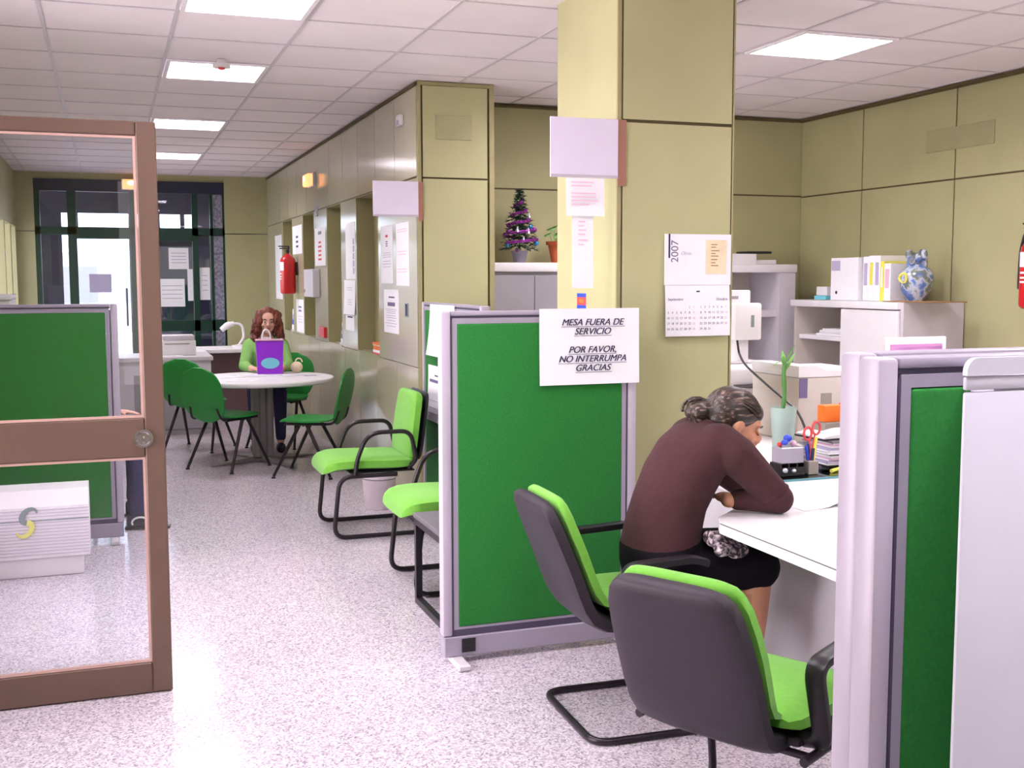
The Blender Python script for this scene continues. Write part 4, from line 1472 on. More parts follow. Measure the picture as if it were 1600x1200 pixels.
for x, y, w, d, rz in ((0.52, 11.56, 0.3, 0.1, 0.1), (1.05, 12.75, 0.3, 0.21, 0.2), (1.42, 12.78, 0.3, 0.21, -0.15)):
    mb = MB()
    mb.box(-w / 2, w / 2, -d / 2 * 0.7, d / 2 * 0.7, 0, 0.006)
    o = tag(mb.build('paper_stack', 'paper', smooth=0), ['white papers in front of the printer on the far counter', 'white papers on the far counter return, nearer its inner corner', 'white papers on the far counter return, behind the woman in green'][k], 'papers')
    o.location = (x, y if k else 11.53, 0.776)
    o.rotation_euler = (0, 0, rz)
    k += 1
t = thing('desk_lamp', 'white curved desk lamp on the far counter behind the woman', 'lamp', (1.36, 12.95, 0.776))
mb = MB()
mb.lathe([(0, 0), (0.08, 0), (0.08, 0.015), (0.02, 0.025), (0, 0.025)], n=24)
mb.build('base', 'white', t)
mb = MB()
mb.tube(fillet([(0, 0, 0.02), (0.06, 0, 0.1), (0.04, 0, 0.26), (-0.08, 0, 0.26)], 0.07, 8), 0.014, 10)
mb.build('arm', 'white', t)
mb = MB()
mb.tube(fillet([(-0.05, 0, 0.26), (-0.12, 0, 0.245), (-0.19, 0, 0.19)], 0.06, 6), [0.026, 0.03, 0.034, 0.036, 0.037, 0.037, 0.036, 0.034, 0.03][:9], 12)
mb.build('lamp_shade', 'white', t)

# ------------------------------------------------------------------ things on the round table
zt = 0.7106
k = 0
for x, y, w, d, rz, lb in ((0.86, 9.72, 0.21, 0.30, 0.5, 'white form at the left of the round table, behind the oval chair back'),
                           (1.02, 9.33, 0.21, 0.30, -0.4, 'white form nearest the camera on the round table'),
                           (1.46, 9.66, 0.30, 0.21, 0.35, 'printed sheet to the right of the purple bag on the round table'),
                           (1.12, 9.72, 0.25, 0.18, 0.1, 'white form in the middle of the round table'),
                           (1.62, 9.55, 0.2, 0.15, -0.3, 'small leaflet at the right rim of the round table')):
    mb = MB()
    mb.box(-w / 2, w / 2, -d / 2, d / 2, 0, 0.0015)
    o = tag(mb.build('paper_sheet', 'paper', smooth=0), lb, 'paper')
    o.location = (x, y, zt + 0.0001 + (0.002 if k == 3 else 0))
    o.rotation_euler = (0, 0, rz)
    mb = MB()
    for q in range(4):
        mb.box(-w * 0.38, w * random.uniform(0.1, 0.4), -d * 0.3 + q * d * 0.18, -d * 0.3 + q * d * 0.18 + 0.012, 0.0016, 0.0018)
    mb.build('print', 'ink' if k in (2, 4) else 'inklight', o, smooth=0)
    k += 1
t = thing('shopping_bag', 'purple paper bag with a pale cyan oval standing on the round table', 'bag', (1.30, 9.90, zt))
t.scale = (0.87, 0.9, 1.0)
t.rotation_euler = (0, 0, -0.05)
mb = MB()
mb.skin([[mb.bm.verts.new(p) for p in ((-0.12, -0.05, 0), (0.12, -0.05, 0), (0.125, 0.0, 0), (0.12, 0.05, 0), (-0.12, 0.05, 0), (-0.125, 0, 0))],
         [mb.bm.verts.new(p) for p in ((-0.135, -0.05, 0.285), (0.135, -0.05, 0.285), (0.125, 0.0, 0.29), (0.135, 0.05, 0.285), (-0.135, 0.05, 0.285), (-0.125, 0, 0.29))]], cap=True)
mb.build('bag_body', 'purple', t, smooth=20)
mb = MB()
mb.box(-0.137, 0.137, -0.054, 0.054, 0.2905, 0.302)
mb.build('rim', 'inkpink', t, smooth=0)
mb = MB()
mb.prism([(0.09 * math.cos(a), 0.048 * math.sin(a)) for a in [2 * PI * k / 32 for k in range(32)]], (0.0, -0.0512, 0.095), (1, 0, 0), (0, 0, 1), (0, -0.001, 0))
mb.build('oval_print', 'cyan', t, smooth=0)
for s in (-1, 1):
    mb = MB()
    mb.tube([(-0.03 + 0.042 * math.cos(a) , 0.03 * s, 0.302 + 0.085 * math.sin(a)) for a in [PI * k / 12 for k in range(13)]], 0.006, 8)
    mb.build('handle', 'blouse', t)

# ------------------------------------------------------------------ office: cupboards along the walls
t = thing('metal_cupboard', 'grey cupboard with white top, the small fir tree standing on it', 'cupboard', (2.44, 7.45, 0))
mb = MB()
mb.box(0.0, 0.75, 0.02, 0.41, 0.0, 1.58)
mb.build('body', 'grey', t, smooth=0)
mb = MB()
mb.box(-0.01, 0.76, -0.012, 0.415, 1.5805, 1.645, 0.008, 2)
mb.build('top', 'white', t, smooth=30)
for x0, x1 in ((0.004, 0.40), (0.404, 0.746)):
    mb = MB()
    mb.box(x0, x1, 0.003, 0.0195, 0.06, 1.555, 0.003, 1)
    d = mb.build('door', 'grey', t, smooth=0)
    mb = MB()
    mb.box(x1 - 0.03 if x0 < 0.1 else x0 + 0.01, x1 - 0.01 if x0 < 0.1 else x0 + 0.03, -0.012, 0.0025, 0.75, 0.87, 0.003, 1)
    mb.build('handle', 'greydark', d, smooth=0)

t = thing('small_fir_tree', 'small decorated fir tree in a grey pot on the grey cupboard', 'tree', (2.79, 7.62, 1.6455))
mb = MB()
mb.lathe([(0, 0), (0.042, 0), (0.062, 0.085), (0.066, 0.088), (0.058, 0.088), (0.05, 0.07), (0, 0.07)], n=24)
mb.build('pot', 'pottery', t)
mb = MB()
mb.cyl((0, 0, 0.071), (0, 0, 0.50), 0.01, 0.004, 8)
mb.build('trunk', 'stem', t)
mb = MB()
rnd = random.Random(3)
tips = []
for lv in range(15):
    q = lv / 14
    z = 0.11 + 0.39 * q
    R = 0.135 * (1 - q) ** 0.9 + 0.012
    nb = int(9 - 5 * q)
    for b in range(nb):
        a = 2 * PI * b / nb + lv * 0.7 + rnd.uniform(-0.2, 0.2)
        rr = R * rnd.uniform(0.8, 1.1)
        d = V((math.cos(a), math.sin(a), 0))
        p0 = V((0, 0, z + 0.02))
        p1 = d * rr + V((0, 0, z - 0.02 + 0.02 * q))
        tips.append(p1)
        for s in range(26):
            f = rnd.uniform(0.1, 1)
            c = p0.lerp(p1, f)
            n = V((rnd.uniform(-1, 1), rnd.uniform(-1, 1), rnd.uniform(-0.6, 1))).normalized()
            e = c + (n * 0.7 + d * 0.5) * 0.034
            sd = n.cross(d).normalized() * 0.0035 if n.cross(d).length > 0.01 else V((0.003, 0, 0))
            mb._f([mb.bm.verts.new(c - sd), mb.bm.verts.new(c + sd), mb.bm.verts.new(e)])
    if lv == 14:
        for s in range(40):
            c = V((0, 0, rnd.uniform(0.44, 0.51)))
            n = V((rnd.uniform(-1, 1), rnd.uniform(-1, 1), rnd.uniform(0, 1))).normalized()
            mb._f([mb.bm.verts.new(c + V((0.003, 0, 0))), mb.bm.verts.new(c - V((0.003, 0, 0))), mb.bm.verts.new(c + n * 0.03)])
mb.build('branches', 'needle', t, smooth=0)
mb = MB()
mb.tube([(0.135 * (1 - k / 150 * 0.88) * math.cos(k * 0.19 + 3.5), 0.135 * (1 - k / 150 * 0.88) * math.sin(k * 0.19 + 3.5), 0.14 + 0.31 * k / 150) for k in range(150)], [0.009 + 0.005 * (k % 2) for k in range(150)], 6)
mb.build('tinsel', 'tinsel', t, smooth=0)
for k, (x, y, z, m_, r) in enumerate(((-0.05, -0.09, 0.235, 'silver', 0.017), (0.03, -0.10, 0.225, 'silver', 0.018), (0.055, -0.05, 0.335, 'silver', 0.015), (-0.015, -0.12, 0.165, 'silver', 0.017), (0.10, -0.07, 0.14, 'bluebauble', 0.02),
                                       (-0.11, -0.06, 0.13, 'bluebauble', 0.02), (0.055, -0.075, 0.255, 'bluebauble', 0.017), (0.09, -0.06, 0.235, 'tinsel', 0.02), (-0.06, -0.11, 0.09, 'tinsel', 0.016), (-0.10, -0.04, 0.22, 'tinsel', 0.018))):
    mb = MB()
    if m_ == 'silver':
        mb.lathe([(0, r * 1.2), (r * 0.35, r * 1.1), (r * 0.55, 0), (r, -r), (0, -r)], (x, y, z), 14)
        mb.build('bell', m_, t)
    else:
        mb.ell((x, y, z), r, r, r)
        mb.build('bauble', m_, t)
t = thing('potted_plant', 'green plant in a terracotta pot half hidden behind the column', 'plant', (3.085, 7.62, 1.6455))
mb = MB()
mb.lathe([(0, 0), (0.045, 0), (0.07, 0.13), (0.085, 0.13), (0.087, 0.155), (0.076, 0.155), (0.066, 0.13), (0, 0.13)], n=28)
mb.build('pot', 'terracotta', t)
mb = MB()
for k in range(14):
    a = k * 2.4
    r = 0.03 + 0.045 * ((k * 37) % 10) / 10
    z = 0.17 + 0.1 * ((k * 53) % 10) / 10
    c, s_ = math.cos(a), math.sin(a)
    mb.tube([(0.2 * r * c, 0.2 * r * s_, 0.131), (0.7 * r * c, 0.7 * r * s_, z * 0.8), (r * c, r * s_, z)], 0.002, 5)
    mb.ell((r * c * 1.3, r * s_ * 1.3, z + 0.008), 0.03, 0.02, 0.005, Matrix.Rotation(a, 3, 'Z') @ Matrix.Rotation(0.4, 3, 'Y'), 10, 6)
mb.build('leaves', 'leaf', t)

t = thing('shelf_unit', 'tall open white shelf unit in the back corner behind the calendar column', 'shelf unit', (4.05, 7.4, 0))
mb = MB()
mb.box(-0.005, 0.925, -0.012, 0.46, 1.575, 1.637, 0.008, 2)
mb.build('top', 'white', t, smooth=30)
mb = MB()
mb.box(0.775, 0.915, 0.0, 0.45, 0.0, 1.5745)
mb.build('side_panel', 'whitegrey', t, smooth=0)
mb = MB()
mb.box(0.0, 0.03, 0.0, 0.45, 0.0, 1.5745)
mb.build('side_panel', 'whitegrey', t, smooth=0)
mb = MB()
mb.box(0.0305, 0.7745, 0.43, 0.45, 0.0, 1.5745)
mb.box(0.50, 0.515, 0.425, 0.4295, 0, 1.57)
mb.build('back_panel', 'beige', t, smooth=0)
for z in (0.45, 0.84, 1.235):
    mb = MB()
    mb.box(0.031, 0.774, 0.03, 0.424, z, z + 0.055, 0.004, 1)
    mb.build('shelf', 'whitegrey', t, smooth=0)
t = thing('desk_phone', 'black and white telephone on top of the tall shelf unit', 'telephone', (4.60, 7.50, 1.638))
mb = MB()
mb.prism([(0, 0), (0.2, 0), (0.2, 0.03), (0.0, 0.08)], (-0.16, 0, 0), (0, 1, 0), (0, 0, 1), (0.24, 0, 0))
mb.build('base', 'white', t, smooth=0)
mb = MB()
mb.box(0.0805, 0.27, 0.02, 0.19, 0.0, 0.035, 0.004, 1)
mb.build('side_tray', 'white', t, smooth=0)
mb = MB()
mb.box(0.0, 0.22, 0.0, 0.17, 0.082, 0.10, 0.006, 1)
mb.build('handset', 'black', t, smooth=30)

t = thing('sideboard', 'white sideboard with an open shelf bay along the right-hand wall', 'cabinet', (4.824, 5.967, 0))
mb = MB()
mb.box(-0.025, 0.485, 0.03, 1.25, 1.325, 1.373, 0.006, 2)
mb.build('top', 'white', t, smooth=30)
mb = MB()
mb.box(0.001, 0.485, 0.0, 0.029, 0.0, 1.372)
mb.build('end_panel', 'whitegrey', t, smooth=0)
mb = MB()
mb.box(0.006, 0.485, 1.205, 1.235, 0, 1.324)
mb.box(0.006, 0.485, 0.62, 0.645, 0, 1.324)
mb.box(0.465, 0.485, 0.0295, 1.2045, 0, 1.324)
mb.build('carcass', 'beige', t, smooth=0)
for z in (0.35, 0.72, 1.085):
    mb = MB()
    mb.box(0.03, 0.464, 0.646, 1.204, z, z + 0.032, 0.003, 1)
    mb.build('shelf', 'white', t, smooth=0)
mb = MB()
mb.box(-0.016, 0.005, 0.032, 0.64, 0.05, 1.318, 0.003, 1)
d = mb.build('door', 'white', t, smooth=0)
mb = MB()
mb.box(-0.03, -0.0165, 0.59, 0.615, 0.75, 0.86, 0.003, 1)
mb.build('handle', 'grey', d, smooth=0)
for z, lb in ((0.753, 'white paper pile on a lower shelf of the sideboard'), (1.118, 'white paper pile on the upper shelf of the sideboard')):
    mb = MB()
    for q in range(4):
        mb.box(4.9 + 0.01 * (q % 2), 5.15, 6.70, 7.02 - 0.02 * q, z + 0.012 * q, z + 0.012 * q + 0.0115)
    tag(mb.build('paper_pile', 'paper', smooth=0), lb, 'papers')
zc = 1.3745
t = thing('card_box', 'small white box with a blue base, leftmost on the sideboard', 'box', (5.0, 7.0, zc))
mb = MB()
mb.box(-0.07, 0.07, -0.045, 0.10, 0, 0.028)
mb.build('base', 'cyan', t, smooth=0)
mb = MB()
mb.box(-0.06, 0.06, -0.04, 0.09, 0.0285, 0.095, 0.004, 1)
mb.build('lid', 'white', t, smooth=0)
t = thing('file_box', 'big white file box beside the binders on the sideboard', 'box', (4.90, 6.55, zc))
mb = MB()
mb.box(0, 0.30, 0.0, 0.31, 0, 0.30, 0.003, 1)
mb.build('box_body', 'paper', t, smooth=0)
mb = MB()
mb.box(-0.002, -0.0003, 0.20, 0.30, 0.21, 0.28)
mb.build('box_label', 'inklight', t, smooth=0)
mb = MB()
mb.ell((-0.001, 0.24, 0.055), 0.002, 0.012, 0.012)
mb.build('finger_hole', 'black', t)
y = 6.535
for w_, h_, m_, m2, lb in ((0.062, 0.305, 'paper', 'inklight', 'white binder next to the big file box on the sideboard'), (0.06, 0.31, 'paper', 'yellow', 'white binder with a yellow marked spine on the sideboard'),
                            (0.062, 0.31, 'paper', 'inklight', 'plain white binder right of the yellow-marked one'), (0.042, 0.27, 'yellow', 'paper', 'yellow binder on the sideboard'), (0.068, 0.255, 'paper', 'inkpink', 'short white binder beside the blue vase')):
    t = thing('ring_binder', lb, 'binder', (4.93, y - w_, zc), 0, 'binders on the sideboard')
    mb = MB()
    mb.box(0, 0.24, 0, w_ - 0.002, 0, h_, 0.003, 1)
    mb.build('cover', m_, t, smooth=0)
    mb = MB()
    mb.box(-0.0015, -0.0003, 0.012, w_ - 0.016, h_ * 0.35, h_ * 0.85)
    mb.build('spine_label', m2, t, smooth=0)
    y -= w_
mb = MB()
mb.box(4.85, 5.16, 5.77, 6.215, zc, zc + 0.006, 0.002, 1)
tag(mb.build('brown_folder', 'brownpaper', smooth=0), 'thin brown folder under the blue vase', 'folder')
t = thing('glazed_vase', 'blue and white glazed vase with a frilled neck on the sideboard', 'vase', (5.02, 6.09, zc + 0.0065))
mb = MB()
mb.lathe([(0, 0), (0.062, 0), (0.068, 0.01), (0.095, 0.07), (0.108, 0.13), (0.102, 0.18), (0.075, 0.215), (0.05, 0.228), (0.043, 0.24), (0.0, 0.24)], n=36)
mb.build('body', 'vaseblue', t)
mb = MB()
for k in range(9):
    a = k * 2 * PI / 9
    r = 0.042 + 0.012 * (k % 2)
    mb.ell((r * math.cos(a), r * math.sin(a), 0.25 + 0.018 * ((k * 5) % 4)), 0.026, 0.022, 0.034, Matrix.Rotation(a, 3, 'Z'), 10, 8)
mb.tube([(0.02 + 0.03 * math.cos(a), -0.03 + 0.03 * math.sin(a) * 0.3, 0.30 + 0.03 * math.sin(a)) for a in [2 * PI * k / 16 for k in range(16)]], 0.009, 8, closed=True)
mb.build('frilled_neck', 'vaseblue', t)
mb = MB()
mb.tube([(-0.098 - 0.012 * math.cos(a) ** 2, 0.035 * math.cos(a), 0.15 + 0.03 * math.sin(a)) for a in [2 * PI * k / 18 for k in range(18)]], 0.008, 8, closed=True)
mb.build('ring_ornament', 'yellow', t)

# ------------------------------------------------------------------ main desk
t = thing('office_desk', 'large white L-shaped office desk the woman in brown leans on', 'desk', (1.875, 1.70, 0))
mb = MB()
mb.prism([(0, 0), (1.43, 0), (1.43, 2.44), (0.42, 2.44), (0.40, 2.0), (0.22, 1.72), (0.03, 1.56), (0.0, 1.5)], (0, 0, 0.69), (1, 0, 0), (0, 1, 0), (0, 0, 0.04))
mb.build('desk_top', 'white', t, smooth=0)
mb = MB()
mb.box(0.76, 2.0, 2.4405, 4.1, 0.69, 0.73, 0.006, 2)
mb.build('return_top', 'white', t, smooth=30)
mb = MB()
mb.box(-0.0015, -0.0002, 0.006, 1.495, 0.722, 0.7255)
mb.build('edge_strip', 'greydark', t, smooth=0)
mb = MB()
mb.box(0.42, 0.445, 0.06, 2.38, 0.03, 0.6895)
mb.build('modesty_panel', 'whitegrey', t, smooth=0)
mb = MB()
mb.box(0.446, 1.38, 2.385, 2.41, 0.0, 0.6895)
mb.build('side_panel', 'whitegrey', t, smooth=0)
mb = MB()
mb.box(0.45, 1.38, 0.03, 0.055, 0.0, 0.6895)
mb.build('side_panel', 'whitegrey', t, smooth=0)
mb = MB()
mb.box(0.80, 1.96, 4.05, 4.075, 0.0, 0.6895)
mb.build('side_panel', 'whitegrey', t, smooth=0)
zd = 0.7305
mb = MB()
mb.use(0).box(2.32, 3.29, 3.745, 4.11, zd, zd + 0.009)
mb.use(1).box(2.32, 3.29, 3.741, 3.7445, zd, zd + 0.009)
tag(mb.build('glass_mat', ['greenglass', 'tealedge'], smooth=0), 'glass desk mat with a teal edge under the pen holders', 'desk mat')
zg = zd + 0.0096
t = thing('pen_organizer', 'black desk organizer with clear compartment full of small things', 'organizer', (2.50, 3.80, zg))
mb = MB()
mb.box(0, 0.115, 0, 0.08, 0, 0.012, 0.003, 1)
for x in (0.0, 0.038, 0.076, 0.11):
    mb.box(x, x + 0.005, 0.002, 0.078, 0.0125, 0.05)
mb.box(0.0055, 0.1095, 0.075, 0.08, 0.0125, 0.05)
mb.box(0.0055, 0.1095, 0.0, 0.004, 0.0125, 0.035)
mb.build('tray', 'black', t, smooth=0)
mb = MB()
mb.box(0.004, 0.112, 0.004, 0.076, 0.0505, 0.115, 0.004, 1)
cb = mb.build('clear_box', 'clearplastic', t, smooth=0)
for x, y_, z_, r, m_ in ((0.02, -0.002, 0.025, 0.012, 'silver'), (0.06, -0.004, 0.022, 0.01, 'silver'), (0.03, 0.02, 0.135, 0.014, 'blue'), (0.05, 0.03, 0.15, 0.018, 'blue'), (0.02, 0.04, 0.125, 0.012, 'pinkred'), (0.075, 0.03, 0.128, 0.012, 'inkpink'), (0.09, 0.05, 0.125, 0.014, 'white')):
    mb = MB()
    mb.ell((x, y_, z_), r, r, r * 0.85, None, 12, 8)
    mb.build('clip' if z_ < 0.1 else 'trinket', m_, t)
t = thing('pen_cup', 'dark pen cup with scissors and markers beside the black organizer', 'pen cup', (2.655, 3.83, zg))
mb = MB()
mb.box(-0.02, 0.028, -0.025, 0.025, 0, 0.055, 0.003, 1)
mb.build('cup', 'beigedark', t, smooth=0)
for x, y_, h_, m_, dx in ((-0.008, 0.0, 0.115, 'blue', -0.01), (0.0, 0.01, 0.12, 'blue', 0.0), (0.012, -0.008, 0.15, 'yellow', 0.012), (0.018, 0.01, 0.14, 'orange', 0.01), (0.004, -0.012, 0.105, 'inkdark', 0.004)):
    mb = MB()
    mb.cyl((x, y_, 0.0555), (x + dx, y_, h_), 0.0065, 0.0065, 10)
    mb.build('marker', m_, t)
for s in (-1, 1):
    mb = MB()
    mb.tube([(0.006 + s * 0.02 + 0.018 * math.cos(a), -0.004, 0.175 + 0.026 * math.sin(a) + 0.01 * s) for a in [2 * PI * k / 16 for k in range(16)]], 0.005, 8, closed=True)
    mb.tube([(0.006 + s * 0.014, -0.004, 0.152 + 0.01 * s), (0.004 - s * 0.004, -0.004, 0.0555)], 0.0035, 6)
    mb.build('scissor_loop', 'pinkred', t)
t = thing('highlighter', 'yellow highlighter with dark cap lying on the glass mat', 'pen', (2.78, 3.83, zg + 0.0075), 0.5)
mb = MB()
mb.cyl((-0.035, 0, 0), (0.03, 0, 0), 0.0075, n=12)
mb.build('barrel', 'yellow', t)
mb = MB()
mb.cyl((0.0305, 0, 0), (0.06, 0, 0), 0.0075, 0.0065, 12)
mb.build('cap', 'greydark', t)
t = thing('eraser_case', 'small purple case lying next to the yellow highlighter', 'case', (2.705, 3.90, zg))
mb = MB()
mb.box(0, 0.06, 0, 0.02, 0, 0.014, 0.003, 1)
mb.build('case_body', 'ink', t, smooth=30)
# paper pile
t = thing('paper_pile', 'tall messy pile of folders and papers on the desk, beneath the open book', 'papers', (2.92, 3.97, zg))
rnd = random.Random(11)
z = 0.0
for k in range(15):
    h_ = rnd.choice([0.006, 0.008, 0.012, 0.01])
    mb = MB()
    dx, dy = rnd.uniform(-0.02, 0.02), rnd.uniform(-0.012, 0.012)
    mb.box(-0.14 + dx, 0.14 + dx, -0.105 + dy, 0.105 + dy, z, z + h_ - 0.0004)
    m_ = ['greydark', 'paper', 'paper', 'inklight', 'paper', 'inkpink', 'paper'][k % 7] if k > 1 else 'black'
    mb.build('folder' if k % 7 in (0, 3, 5) else 'sheet_bundle', m_, t, smooth=0)
    z += h_
zp = zg + z + 0.0006
t = thing('open_book', 'open ledger with white pages on top of the paper pile', 'book', (2.90, 3.99, zp), 0.1)
mb = MB()
mb.box(-0.15, 0.15, -0.095, 0.095, 0, 0.006)
mb.build('cover', 'black', t, smooth=0)
for s in (-1, 1):
    mb = MB()
    n = 8
    prof = [(s * 0.145 * k / n, 0.0065 + 0.018 * math.sin(PI * (0.08 + 0.92 * (1 - k / n)) ** 1.0) * 0.6 + 0.004) for k in range(n + 1)]
    mb.prism([(s * 0.001, 0.0065)] + prof + [(s * 0.145, 0.0065)], (0, -0.09, 0), (1, 0, 0), (0, 0, 1), (0, 0.18, 0))
    mb.build('page_block', 'paper', t, smooth=40)
t = thing('card_holder', 'bright orange card box beyond the open ledger', 'box', (3.06, 4.22, zd))
mb = MB()
mb.box(-0.08, 0.06, -0.04, 0.06, 0, 0.16, 0.003, 1)
mb.build('support_box', 'beigedark', t, smooth=0)
mb = MB()
mb.box(-0.08, 0.02, -0.03, 0.03, 0.1605, 0.235, 0.006, 2)
mb.build('orange_box', 'orange', t, smooth=30)
mb = MB()
mb.box(0.024, 0.06, -0.03, 0.02, 0.1605, 0.24, 0.004, 1)
mb.build('red_box', 'pinkred', t, smooth=30)
t = thing('letter_tray', 'grey letter tray with papers in front of the paper pile', 'tray', (2.97, 3.765, zg), -0.05)
mb = MB()
mb.box(-0.12, 0.2, -0.012, 0.07, 0, 0.006)
mb.box(-0.12, 0.2, -0.015, -0.012, 0, 0.03)
mb.build('tray', 'greydark', t, smooth=0)
for k in range(3):
    mb = MB()
    mb.box(-0.11 + 0.01 * k, 0.19, -0.008, 0.066, 0.0065 + 0.007 * k, 0.013 + 0.007 * k)
    mb.build('sheet', 'paper', t, smooth=0)
# bamboo in a glass vase
t = thing('lucky_bamboo', 'single bamboo stalk in a frosted glass vase by the column', 'plant', (2.66, 4.03, zg))
mb = MB()
mb.lathe([(0, 0), (0.036, 0), (0.042, 0.01), (0.046, 0.12), (0.055, 0.25), (0.052, 0.25), (0.043, 0.12), (0.038, 0.015), (0, 0.015)], n=28)
mb.build('vase', 'frosted', t)
mb = MB()
mb.tube([(0.004 * math.sin(k), 0.003 * math.cos(k * 1.3), 0.016 + 0.021 * k) for k in range(21)], [0.0085 + (0.0018 if k % 4 == 0 else 0) for k in range(21)], 10)
mb.build('stalk', 'stem', t)
mb = MB()
for k, (a, l, e) in enumerate(((0.3, 0.11, 0.9), (2.6, 0.08, 0.5), (1.2, 0.09, 1.0), (4.0, 0.07, 0.8), (5.2, 0.10, 1.1), (3.2, 0.06, 0.3))):
    p0 = V((0, 0, 0.40 + 0.008 * k))
    d = V((math.cos(a) * math.cos(e), math.sin(a) * math.cos(e), math.sin(e)))
    sd = d.cross(V((0, 0, 1))).normalized()
    nn = sd.cross(d)
    rings = []
    for q in range(7):
        f = q / 6
        wd = 0.010 * math.sin(PI * (0.12 + 0.88 * f)) + 0.0006
        c = p0 + d * l * f - V((0, 0, 0.03 * f * f)) * (1 if e < 0.7 else 0.2)
        rings.append([mb.bm.verts.new(c + sd * wd), mb.bm.verts.new(c + nn * 0.001), mb.bm.verts.new(c - sd * wd), mb.bm.verts.new(c - nn * 0.001)])
    mb.skin(rings)
mb.build('leaves', 'leaf', t)
# copier, printer, upright device
t = thing('beige_copier', 'beige desktop copier with a dark side panel on the desk return', 'copier', (3.13, 4.62, zd))
mb = MB()
mb.box(0, 0.42, 0, 0.42, 0, 0.32, 0.012, 2)
mb.build('case', 'beige', t, smooth=30)
mb = MB()
mb.prism([(0, 0.3205), (0.42, 0.3205), (0.42, 0.35), (0.16, 0.35), (0.10, 0.375), (0.0, 0.375)], (0, 0.0, 0), (1, 0, 0), (0, 0, 1), (0, 0.42, 0))
mb.build('lid', 'white', t, smooth=0)
mb = MB()
mb.box(0.13, 0.19, -0.004, -0.0004, 0.06, 0.24)
mb.build('grey_panel', 'beigedark', t, smooth=0)
mb = MB()
mb.box(0.27, 0.36, -0.006, -0.0004, 0.03, 0.26, 0.002, 1)
mb.build('side_panel', 'pillar', t, smooth=0)
mb = MB()
mb.box(0.005, 0.05, -0.003, -0.0004, 0.22, 0.315)
mb.build('blue_sticker', 'ink', t, smooth=0)
t = thing('laser_printer', 'white laser printer behind the head of the woman in brown', 'printer', (3.04, 5.15, zd))
mb = MB()
mb.box(0, 0.44, 0, 0.42, 0, 0.22, 0.02, 3)
mb.build('case', 'white', t, smooth=40)
mb = MB()
mb.box(0.0, 0.44, 0.02, 0.42, 0.2205, 0.335, 0.025, 3)
mb.build('upper_case', 'white', t, smooth=40)
mb = MB()
mb.box(0.06, 0.38, 0.0, 0.0195, 0.23, 0.24)
mb.build('paper_slot', 'greydark', t, smooth=0)
t = thing('upright_terminal', 'white upright device with a front box and black cable on the laser printer', 'device', (3.10, 5.32, zd + 0.336))
mb = MB()
mb.box(0.12, 0.20, 0.03, 0.10, 0, 0.16, 0.006, 1)
mb.box(0.05, 0.26, 0.0, 0.14, 0.0, 0.012, 0.004, 1)
mb.build('stand', 'white', t, smooth=30)
mb = MB()
mb.box(0.0, 0.22, 0.05, 0.085, 0.17, 0.40, 0.008, 2)
mb.build('panel', 'white', t, smooth=30)
mb = MB()
mb.box(0.08, 0.25, -0.02, 0.049, 0.13, 0.33, 0.012, 2)
fb = mb.build('front_box', 'white', t, smooth=30)
mb = MB()
mb.box(0.18, 0.20, -0.0215, -0.0203, 0.20, 0.265)
mb.build('indicator', 'logogrey', fb, smooth=0)
mb = MB()
mb.box(0.10, 0.14, 0.048, 0.0497, 0.352, 0.368)
mb.build('label_plate', 'grey', t, smooth=0)
mb = MB()
mb.tube(fillet([(0.12, 0.02, 0.128), (0.12, 0.0, 0.06), (0.0, -0.25, 0.02), (-0.10, -0.62, -0.05), (-0.10, -0.92, -0.16), (-0.08, -0.97, -0.329)], [0, 0.05, 0.15, 0.15, 0.1, 0], 10), 0.006, 8)
mb.build('cable', 'black', t)
t = thing('flat_monitor', 'white framed monitor showing a pink screen above the right foreground screen', 'monitor', (3.555, 4.30, zd))
mb = MB()
mb.box(-0.10, 0.10, -0.06, 0.10, 0, 0.015, 0.004, 1)
mb.box(-0.02, 0.02, 0.02, 0.05, 0.0155, 0.26, 0.004, 1)
mb.build('stand', 'white', t, smooth=0)
mb = MB()
mb.box(-0.175, 0.175, 0.0, 0.019, 0.22, 0.525, 0.006, 2)
mb.build('bezel', 'white', t, smooth=30)
mb = MB()
mb.box(-0.148, 0.148, -0.003, -0.0004, 0.25, 0.492)
mb.build('screen', 'pinkscreen', t, smooth=0)
# sheets on the desk
mb = MB()
rows = []
for k in range(13):
    q = k / 12
    rows.append([mb.bm.verts.new((2.23 + 0.34 * q, y_, zd + 0.0006 + 0.016 * max(0, math.sin((q - 0.3) * 6)) * f + e)) for y_, f, e in ((3.24 + 0.05 * q, 1, 0), (3.46, 0.2, 0), (3.46, 0.2, 0.0008), (3.24 + 0.05 * q, 1, 0.0008))])
mb.skin(rows)
tag(mb.build('paper_sheet', 'paper', smooth=40), 'curled white sheet on the desk beside the elbow of the woman in brown', 'paper')
t = thing('small_card', 'small white card with a printed frame lying on the desk', 'card', (2.17, 2.86, zd), 0.1)
mb = MB()
mb.box(0, 0.11, 0, 0.075, 0, 0.001)
mb.build('card_stock', 'paper', t, smooth=0)
mb = MB()
for a in ((0.02, 0.09, 0.015, 0.018), (0.02, 0.09, 0.057, 0.06), (0.02, 0.023, 0.018, 0.057), (0.087, 0.09, 0.018, 0.057), (0.05, 0.053, 0.018, 0.057)):
    mb.box(a[0], a[1], a[2], a[3], 0.0011, 0.0014)
mb.build('printed_frame', 'inkpink', t, smooth=0)
# ------------------------------------------------------------------ people
def rotm(yaw, pitch, roll=0.0):
    """local +x forward; pitch > 0 looks down"""
    return Matrix.Rotation(yaw, 3, 'Z') @ Matrix.Rotation(pitch, 3, 'Y') @ Matrix.Rotation(roll, 3, 'X')

